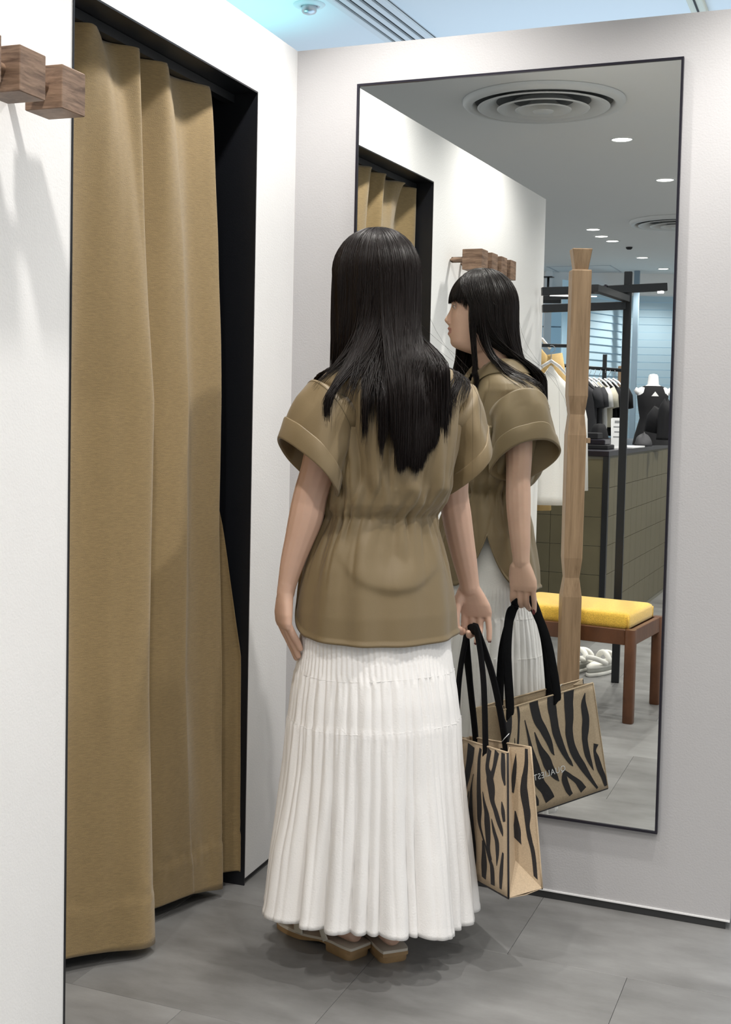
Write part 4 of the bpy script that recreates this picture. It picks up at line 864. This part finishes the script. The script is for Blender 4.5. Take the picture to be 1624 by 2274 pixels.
def strands(paths, width, name='hair_strands', tip=.25):
    """paths (N,M,3): thin three-sided strands as one mesh"""
    N, M_, _ = paths.shape; T_ = np.gradient(paths, axis=1); T_ /= np.linalg.norm(T_, axis=2, keepdims=True)+1e-9
    rv = rng.normal(size=(N, 1, 3)); A = rv-(rv*T_).sum(2, keepdims=True)*T_; A /= np.linalg.norm(A, axis=2, keepdims=True)+1e-9; B_ = np.cross(T_, A)
    k = np.linspace(0, 1, M_)[None, :, None]; wd = width*np.minimum(1, (1.02-k)/.18)*np.minimum(1, .6+k*6); wd = np.maximum(wd, width*.12)
    if np.ndim(width): pass
    vs = np.stack([paths+(A*math.cos(q)+B_*math.sin(q))*wd for q in (0, 2.094, 4.189)], 2).reshape(-1, 3)
    i = np.arange(N)[:, None, None]*M_*3+np.arange(M_-1)[None, :, None]*3; c_ = np.arange(3)[None, None, :]; c2 = (c_+1) % 3
    q = np.stack([i+c_, i+c2, i+3+c2, i+3+c_], -1).reshape(-1, 4)
    me = bpy.data.meshes.new(name); me.vertices.add(len(vs)); me.vertices.foreach_set('co', vs.astype(np.float32).ravel()); me.loops.add(q.size); me.loops.foreach_set('vertex_index', q.astype(np.int32).ravel())
    me.polygons.add(len(q)); me.polygons.foreach_set('loop_start', np.arange(0, q.size, 4, dtype=np.int32)); me.polygons.foreach_set('use_smooth', np.ones(len(q), bool)); me.update(calc_edges=True); me.validate()
    me.materials.append(MT['hair']); o_ = bpy.data.objects.new(name, me); link(o_, parent=hr, kind='stuff'); return o_
def long_hair(phi0, phie, al0, tgt, lay, M1=9, M2=16, spread=.004, zend_sd=.010, bow=None, zlow=1.25):
    zl_ = np.interp(phie, [D2(95), D2(130)], [1.335, 1.25])[:, None, None] if bow is None else zlow
    if bow is None: bow = np.interp(phie, [D2(76), D2(110), D2(160)], [1.7, 1.4, 1.35])
    bow = np.broadcast_to(np.asarray(bow, float), (len(phi0),))[:, None, None]
    N = len(phi0); u = np.linspace(0, 1, M1)[None, :]; su = u**.75
    al = al0[:, None]+(1.66-al0[:, None])*u; ph = phi0[:, None]+(phie-phi0)[:, None]*su; k = 1.0+lay[:, None]*(.35+.65*u)
    top_ = hpos(ph, al, k[..., None][..., 0])
    E = top_[:, -1]; T_ = tgt.copy(); T_[:, 2] += rng.normal(0, zend_sd, N); T_[:, :2] += rng.normal(0, spread, (N, 2))
    v = np.linspace(0, 1, M2+1)[1:][None, :, None]; z = E[:, None, 2:]+(T_[:, None, 2:]-E[:, None, 2:])*v
    s_ = np.clip((E[:, None, 2:]-z)/np.maximum(.02, (E[:, None, 2:]-zl_)), 0, 1)**bow; s_ = s_*s_*(3-2*s_)*.92+.08*v
    xy = E[:, None, :2]*(1-s_)+T_[:, None, :2]*s_; low = np.concatenate([xy, z], -1)
    wob = .0022*np.sin(v*6+phi0[:, None, None]*9); low[..., :1] += wob
    low = outside(low, .006+.10*lay[:, None], True); return np.concatenate([top_, low], 1)
# main fall down the back
N = 4300; ph0 = rng.uniform(D2(20), D2(250), N); al0 = rng.uniform(.05, 1.5, N)**1.0; lay = rng.uniform(0, .10, N)
phe = np.interp(ph0, [D2(20), D2(80), D2(150), D2(250)], [D2(76), D2(98), D2(158), D2(236)]); al0 = np.where(ph0 < D2(80), al0*.40, al0)
uu = np.interp(phe, [D2(76), D2(105), D2(236)], [.050, .034, -.066])+rng.normal(0, .006, N)
cl = np.round(uu/.0085)*.0085; uu = uu*.5+cl*.5
ze = np.interp(uu, [-.075, -.058, -.052, .006, .012, .035, .075], [1.180, 1.165, 1.124, 1.121, 1.150, 1.180, 1.235])+.007*np.sin(cl*900)
tg = np.stack([uu, np.full(N, -.132), ze], -1); strands(long_hair(ph0, phe, al0, tg, lay, spread=.0035, zend_sd=.006), .0012)
# separate tufts on the left of the back
for (u_, v_, z_, n_s, sp) in ((-.092, -.128, 1.165, 240, .004), (-.132, -.120, 1.190, 130, .0035), (-.112, -.124, 1.215, 50, .009), (-.205, -.085, 1.225, 190, .004), (-.165, -.10, 1.27, 60, .012), (-.23, -.03, 1.300, 50, .010), (.085, -.115, 1.235, 50, .010), (.125, -.09, 1.26, 26, .010), (.165, -.04, 1.29, 14, .008)):
    p0 = rng.uniform(*((D2(215), D2(262)) if u_ < 0 else (D2(84), D2(110))), n_s); strands(long_hair(p0, (p0*.8+D2(236)*.2 if u_ < 0 else np.full(n_s, D2(92)))+rng.normal(0, .06, n_s), rng.uniform(.3, 1.5, n_s), np.tile([u_, v_, z_], (n_s, 1)), rng.uniform(0, .08, n_s), spread=sp, zend_sd=.014, bow=1.9), .00095)
# left side: a dense curtain that drops in front of the shoulder
N = 2000; p0 = rng.uniform(D2(236), D2(342), N); pe = np.interp(p0, [D2(236), D2(275), D2(342)], [D2(240), D2(272), D2(311)]); a0_ = np.where(p0 > D2(285), rng.uniform(.05, .70, N), rng.uniform(.05, 1.5, N))
tu = np.interp(pe, [D2(240), D2(311)], [-.105, -.082]); tv = np.interp(pe, [D2(240), D2(311)], [.045, .105])
strands(long_hair(p0, pe, a0_, np.stack([tu, tv, np.full(N, 1.235)], -1), rng.uniform(0, .09, N), spread=.009, zend_sd=.02, bow=2.2), .0012)
# right side face-framing lock and shoulder hair
N = 110; p0 = rng.uniform(D2(48), D2(84), N); strands(long_hair(p0, np.full(N, D2(80))+rng.normal(0, .04, N), rng.uniform(.1, .6, N), np.tile([.056, .080, 1.300], (N, 1)), rng.uniform(.0, .05, N), spread=.005, zend_sd=.015, bow=1.3), .0009)
N = 700; p0 = rng.uniform(D2(78), D2(100), N); strands(long_hair(p0, p0+.06, rng.uniform(.1, 1.5, N)*np.where(p0 < D2(88), .5, 1), np.stack([rng.uniform(.030, .070, N), rng.uniform(-.130, -.118, N), rng.uniform(1.18, 1.25, N)], -1), rng.uniform(0, .09, N), spread=.006, zend_sd=.015), .0011)
# fringe
N = 1500; p0 = rng.uniform(-D2(70), D2(70), N); a0_ = rng.uniform(.08, .50, N); M_ = 14; u = np.linspace(0, 1, M_)[None, :]
ln = 1.545+rng.normal(0, .022, N)+.30*np.clip((np.abs(p0)-D2(36))/D2(34), 0, 1)**2*rng.uniform(.3, 1.0, N); al = a0_[:, None]+(ln-a0_)[:, None]*u
cl_ = np.round(p0/.05)*.05; pp = (p0[:, None]*(1-.35*u)+cl_[:, None]*.35*u)*(1+.06*(1-u)); lay = rng.uniform(-.020, .012, N)[:, None]; strands(hpos(pp, al, 1.0+lay+.0*u), .0009, 'fringe_strands')
# flyaways
N = 34; p0 = rng.uniform(0, 6.28, N); q_ = long_hair(p0, p0, rng.uniform(.05, 1.2, N), np.stack([rng.uniform(-.22, .2, N), rng.uniform(-.16, -.10, N), rng.uniform(1.15, 1.35, N)], -1), rng.uniform(.06, .16, N), spread=.02, zend_sd=.04); q_ = q_[(p0 > D2(90)) & (p0 < D2(240))]; strands(q_, .0003)
# ================================================================== JUTE TOTE BAG
MT['jute'] = mat('jute_canvas', (0.52, 0.40, 0.27), 0.85, bump=(700, 0.5), var=(260, 0.10))
MT['stripe'] = mat('black_stripe_print', (0.016, 0.014, 0.016), 0.7, bump=(700, 0.5))
MT['webbing'] = mat('black_cotton_webbing', (0.004, 0.004, 0.005), 0.9, spec=.15, bump=(600, 0.5))
MT['silver'] = mat('silver_print', (0.75, 0.75, 0.76), 0.35)
V = Vector
AN, AF, BN, BF = V((.741, -.415, .486)), V((.505, -.140, .436)), V((.780, -.362, .490)), V((.575, -.145, .436))
dB = V((.044, -.038, -.302)); dA = V((.021, -.040, -.311)); bd = (AN-AF).normalized()
bag = empty('tote_bag', (.68, -.28, .13), label='jute tote bag with black zebra stripes and black handles, held in the right hand', cat='bag')
def patch(O, N_, d_, off=0.0, inv=1):
    n_ = (N_-O).cross(d_).normalized()*inv
    return lambda s, t, o_=0.0: O+(N_-O)*s+d_*t+n_*(off+o_)+n_*.004*math.sin(math.pi*max(0, min(1, s)))*math.sin(math.pi*max(0, min(1, t)))
fB = patch(BF, BN, dB, inv=1); nB = (BN-BF).cross(dB).normalized()
if nB.y < 0: fB = patch(BF, BN, dB, inv=-1); nB = -nB
fA = patch(AF, AN, dA, inv=1); nA = (AN-AF).cross(dA).normalized()
if nA.y > 0: fA = patch(AF, AN, dA, inv=-1); nA = -nA
def grid(f, n=14): return MB().loft([[f(i/n, j/n) for i in range(n+1)] for j in range(n+1)], closed=False)
for f, nm in ((fA, 'front_panel'), (fB, 'back_panel')): o = obj(nm, grid(f), 'jute', bag, True); solid(o, .0018, 0)
ABN, BBN, ABF, BBF = AN+dA, BN+dB, AF+dA, BF+dB
def gusset(At, Bt, Ab, Bb, inw, near):
    ct_ = (At+Bt)/2+inw*.050; cb_ = (Ab+Bb)/2+inw*.055+V((0, 0, .062)); m_ = (Ab+Bb)/2
    rA = [[At.lerp(Ab, k), At.lerp(Ab, k).lerp(ct_.lerp(cb_, k), .5)+V((0, 0, 0)), ct_.lerp(cb_, k)] for k in np.linspace(0, 1, 10)]
    rB = [[Bt.lerp(Bb, k), Bt.lerp(Bb, k).lerp(ct_.lerp(cb_, k), .5), ct_.lerp(cb_, k)] for k in np.linspace(0, 1, 10)]
    b = MB().loft(rA, closed=False); b.loft(rB, closed=False); b.add([Ab, cb_, m_], [(0, 1, 2)]); b.add([Bb, cb_, m_], [(0, 1, 2)])
    o = obj('side_gusset', b, 'jute', bag); solid(o, .0015, 0)
    return ct_, cb_
ctn, cbn = gusset(AN, BN, ABN, BBN, -bd, True); gusset(AF, BF, ABF, BBF, bd, False)
o = obj('bottom_panel', MB().loft([[ABF.lerp(ABN, k), ((ABF+BBF)/2).lerp((ABN+BBN)/2, k)-V((0, 0, .004)), BBF.lerp(BBN, k)] for k in np.linspace(0, 1, 8)], closed=False), 'jute', bag); solid(o, .0018, 0)
def ribbon(f, pts, per, off=.0016, clampx=(0.004, .996)):
    P = cr(pts, (len(pts)-1)*6+1); rows = []; dims = per
    for i, (s, t, w_) in enumerate(P):
        d = P[min(i+1, len(P)-1)][:2]-P[max(i-1, 0)][:2]; d = d*np.array(dims); d /= np.linalg.norm(d)+1e-9; nx = np.array([d[1], -d[0]])
        c_ = max(.45, abs(nx[0])); h_ = max(.0004, w_)*c_/2
        row = []
        for k in (-1, -.33, .33, 1):
            jit = 1+.07*noise.noise(V((s*14, t*14, k)))
            q = np.array([s, t])+nx*h_*k*jit/np.array(dims); row.append(f(float(np.clip(q[0], *clampx)), float(np.clip(q[1], .002, .998)), off))
        rows.append(row)
    return MB().loft(rows, closed=False)
SB = [[(0.094, -0.002, 0.0122), (0.084, 0.087, 0.0122), (0.049, 0.169, 0.0258), (0.011, 0.269, 0.0228), (-0.047, 0.399, 0.0212), (-0.107, 0.565, 0.0272)],
  [(0.009, -0.020, 0.0061), (0.014, 0.068, 0.0091), (0.036, 0.156, 0.0121)],
  [(0.177, -0.026, 0.0046), (0.178, 0.066, 0.0077), (0.158, 0.180, 0.0055), (0.119, 0.344, 0.0067), (0.068, 0.523, 0.0076), (0.018, 0.693, 0.0061)],
  [(0.100, 0.274, 0.0015), (0.086, 0.344, 0.0037), (0.045, 0.471, 0.0091), (-0.015, 0.638, 0.0182)],
  [(0.228, 0.143, 0.0025), (0.237, 0.275, 0.0068), (0.243, 0.369, 0.0099), (0.250, 0.482, 0.0186), (0.259, 0.586, 0.0279), (0.279, 0.722, 0.0342), (0.336, 0.832, 0.0328), (0.368, 0.926, 0.0329)],
  [(0.307, 0.275, 0.0025), (0.332, 0.412, 0.0140), (0.375, 0.535, 0.0281), (0.403, 0.627, 0.0282), (0.451, 0.725, 0.0189), (0.485, 0.782, 0.0025)],
  [(0.357, -0.053, 0.0295), (0.346, 0.045, 0.0279), (0.360, 0.179, 0.0280), (0.406, 0.293, 0.0250), (0.441, 0.404, 0.0188), (0.458, 0.493, 0.0110), (0.473, 0.535, 0.0019)],
  [(0.532, -0.040, 0.0157), (0.526, 0.093, 0.0283), (0.525, 0.223, 0.0252), (0.528, 0.335, 0.0252), (0.559, 0.474, 0.0221), (0.596, 0.578, 0.0159), (0.629, 0.644, 0.0127), (0.654, 0.689, 0.0019)],
  [(0.734, -0.012, 0.0351), (0.706, 0.121, 0.0303), (0.690, 0.248, 0.0287), (0.665, 0.363, 0.0255), (0.667, 0.485, 0.0239), (0.701, 0.608, 0.0256), (0.759, 0.728, 0.0241), (0.809, 0.827, 0.0162), (0.851, 0.906, 0.0114), (0.886, 0.968, 0.0081)],
  [(0.897, 0.067, 0.0026), (0.865, 0.162, 0.0177), (0.865, 0.294, 0.0242), (0.841, 0.401, 0.0258), (0.821, 0.490, 0.0193), (0.824, 0.604, 0.0194), (0.842, 0.694, 0.0146), (0.870, 0.792, 0.0019)],
  [(0.937, 0.559, 0.0195), (0.911, 0.619, 0.0097), (0.922, 0.688, 0.0163), (0.939, 0.788, 0.0196), (0.968, 0.882, 0.0163), (0.981, 0.972, 0.0098)],
  [(0.556, 0.689, 0.0038), (0.546, 0.780, 0.0190), (0.567, 0.881, 0.0191), (0.595, 0.945, 0.0143)],
  [(0.553, 0.707, 0.0095), (0.608, 0.770, 0.0175), (0.683, 0.848, 0.0208), (0.734, 0.939, 0.0257)],
  [(0.207, 0.832, 0.0124), (0.218, 0.891, 0.0186), (0.210, 0.936, 0.0217)],
  [(0.118, 0.723, 0.0031), (0.114, 0.814, 0.0184), (0.116, 0.926, 0.0185)]]
SA = [[(0.475, 0.026, 0.0398), (0.456, 0.138, 0.0355), (0.419, 0.259, 0.0313), (0.376, 0.370, 0.0271), (0.339, 0.476, 0.0182), (0.276, 0.634, 0.0276), (0.238, 0.816, 0.0325)],
  [(0.617, 0.027, 0.0120), (0.599, 0.115, 0.0150), (0.599, 0.227, 0.0172), (0.604, 0.339, 0.0214), (0.615, 0.448, 0.0256), (0.615, 0.560, 0.0170), (0.649, 0.636, 0.0106), (0.695, 0.708, 0.0104), (0.751, 0.794, 0.0164), (0.784, 0.851, 0.0204), (0.789, 0.969, 0.0203)],
  [(0.522, 0.230, 0.0022), (0.498, 0.302, 0.0053), (0.485, 0.418, 0.0176), (0.485, 0.532, 0.0264), (0.497, 0.642, 0.0306), (0.508, 0.752, 0.0349), (0.502, 0.867, 0.0371), (0.484, 0.984, 0.0306)],
  [(0.455, 0.367, 0.0035), (0.425, 0.459, 0.0111), (0.394, 0.551, 0.0112), (0.363, 0.672, 0.0135), (0.313, 0.856, 0.0182)],
  [(0.750, 0.012, 0.0207), (0.721, 0.139, 0.0188), (0.754, 0.211, 0.0372), (0.782, 0.283, 0.0369), (0.798, 0.368, 0.0245), (0.842, 0.435, 0.0242), (0.885, 0.502, 0.0239), (0.918, 0.549, 0.0178), (0.939, 0.592, 0.0024)],
  [(0.856, 0.012, 0.0242), (0.822, 0.122, 0.0163), (0.788, 0.194, 0.0205)],
  [(0.662, 0.333, 0.0025), (0.685, 0.407, 0.0126), (0.719, 0.483, 0.0249), (0.730, 0.563, 0.0290), (0.735, 0.644, 0.0248), (0.740, 0.725, 0.0165), (0.773, 0.799, 0.0123)],
  [(0.943, 0.010, 0.0178), (0.943, 0.085, 0.0217), (0.947, 0.166, 0.0197), (0.968, 0.232, 0.0078)],
  [(0.924, 0.353, 0.0032), (0.940, 0.415, 0.0177), (0.956, 0.487, 0.0118)],
  [(0.786, 0.501, 0.0025), (0.819, 0.581, 0.0162), (0.857, 0.649, 0.0201), (0.862, 0.723, 0.0160), (0.850, 0.817, 0.0024)],
  [(0.661, 0.683, 0.0084), (0.672, 0.769, 0.0210), (0.671, 0.852, 0.0293), (0.659, 0.954, 0.0210)],
  [(0.938, 0.705, 0.0079), (0.916, 0.817, 0.0158), (0.904, 0.900, 0.0158), (0.898, 0.966, 0.0099)],
  [(0.406, 0.663, 0.0045), (0.412, 0.747, 0.0111), (0.412, 0.832, 0.0134), (0.399, 0.994, 0.0223)],
  [(0.200, 0.032, 0.0283), (0.174, 0.243, 0.0237), (0.122, 0.489, 0.0287), (0.083, 0.853, 0.0240)],
  [(0.315, -0.002, 0.0138), (0.277, 0.226, 0.0185), (0.200, 0.474, 0.0141)]]
for S in SB: obj('printed_stripe', ribbon(fB, S, (.312, .308)), 'stripe', bag)
for S in SA: obj('printed_stripe', ribbon(fA, S, (.366, .315)), 'stripe', bag)
# near gusset, half towards the mirror
gn = (BN-ctn).cross(BBN-BN).normalized(); gn = gn if gn.dot(V((1.42, -3.1, 1.26))-BN) > 0 else -gn
fG = lambda s, t, o_=0.0: (ctn.lerp(cbn, t)).lerp(BN.lerp(BBN, t), s)+gn*o_
for S in ([(.80, .01, .010), (.74, .13, .013), (.58, .28, .020), (.56, .38, .026), (.62, .50, .022), (.60, .60, .014), (.66, .70, .016), (.76, .80, .014), (.78, .97, .011)],
          [(.30, .05, .001), (.22, .16, .012), (.12, .28, .014), (.06, .40, .006)], [(.12, .55, .004), (.16, .68, .02), (.10, .80, .03)]): obj('printed_stripe', ribbon(fG, S, (.075, .30), .0012), 'stripe', bag)
for a, b_ in ((AN, ABN), (BF, BBF), (AF, ABF)): obj('edge_binding', MB().tube([a.lerp(b_, k) for k in np.linspace(0, 1, 8)], .0024, 8), 'stripe', bag, True)
obj('edge_binding', MB().tube([BN.lerp(BBN, k) for k in np.linspace(0, 1, 8)], .0022, 8), 'jute', bag, True)
for a, b_ in ((AF, AN), (BF, BN)): obj('top_hem', MB().tube([a.lerp(b_, k) for k in np.linspace(0, 1, 8)], .0024, 8), 'jute', bag, True)
for a, b_ in ((BBF, BBN), (ABF, ABN)): obj('bottom_seam', MB().tube([a.lerp(b_, k)-V((0, 0, .001)) for k in np.linspace(0, 1, 8)], .0022, 8), 'stripe', bag, True)
# handles: two webbing loops over the fingers
hc = V(tuple(PC))+V((.6494, .7604, 0))*.244+V((-.7604, .6494, 0))*.012+V((0, 0, .7235)); ps_ = V((.6494*-.714-.7604*-.70, .7604*-.714+.6494*-.70, 0)).normalized()
def handle(F0, N0, s0, s1, side, inner):
    f0 = F0.lerp(N0, s0)-V((0, 0, .035))+inner*.003; f1 = F0.lerp(N0, s1)-V((0, 0, .035))+inner*.003; top_ = hc+side
    P = [f0, F0.lerp(N0, s0)+V((0, 0, .004)), (F0.lerp(N0, s0)).lerp(top_, .5)-bd*.030+V((0, 0, .010)), top_-bd*.040+V((0, 0, -.034)), top_-bd*.022+V((0, 0, -.005)), top_+bd*.010+V((0, 0, .001)), top_+bd*.034+V((0, 0, -.016)), (F0.lerp(N0, s1)).lerp(top_, .5)+bd*.026+V((0, 0, .012)), F0.lerp(N0, s1)+V((0, 0, .004)), f1]
    Q = cr([tuple(p) for p in P], 90); wd = []
    for q in Q:
        k = max(0, min(1, (q[2]-.50)/.15)); wd.append((bd*(1-k)+ps_*k*.9+bd*.0).normalized())
    # padded cotton webbing: wide near the bag, folded round at the top
    obj('handle', MB().strip(Q, (bd*.75+V((0, 0, .65))).normalized(), .025, .006), 'webbing', bag, True)
    for f_, in ((f0,), (f1,)): obj('handle_patch', MB().box(f_+inner*.001+V((0, 0, -.004)), (.026, .003, .05), ax=(bd, inner.normalized(), V((0, 0, 1)))), 'webbing', bag)
handle(AF, AN, .22, .68, ps_*.004, -nA); handle(BF, BN, .10, .60, -ps_*.010, -nB)
obj('tag_string', MB().tube([BF.lerp(BN, .60)+V((-.008, -.004, .0)), BF.lerp(BN, .60)+V((.002, -.012, .014)), BF.lerp(BN, .60)+V((.012, -.010, .026))], .0009, 6), 'plastic', bag, True)
# lettering on the face that looks at the mirror
cu = bpy.data.curves.new('lettering', 'FONT'); cu.body = 'QUALIEST'; cu.size = .0235; cu.extrude = .0003; cu.align_x = 'LEFT'; cu.space_character = 1.12
to = bpy.data.objects.new('tmp_text', cu); SC.collection.objects.link(to); dg = bpy.context.evaluated_depsgraph_get(); dg.update(); tme = bpy.data.meshes.new_from_object(to.evaluated_get(dg)); bpy.data.objects.remove(to)
tx = (BF-BN).normalized(); tn = nB; ty = tn.cross(tx).normalized(); tz = tx.cross(ty).normalized()
wv = max(v_.co.x for v_ in tme.vertices)-min(v_.co.x for v_ in tme.vertices); kx = .104/wv; org = fB(.565, .70, .0045)
b = MB(); vs = [org+tx*v_.co.x*kx+ty*v_.co.y+tn*v_.co.z for v_ in tme.vertices]; b.add(vs, [tuple(p_.vertices) for p_ in tme.polygons]); obj('lettering', b, 'silver', bag)
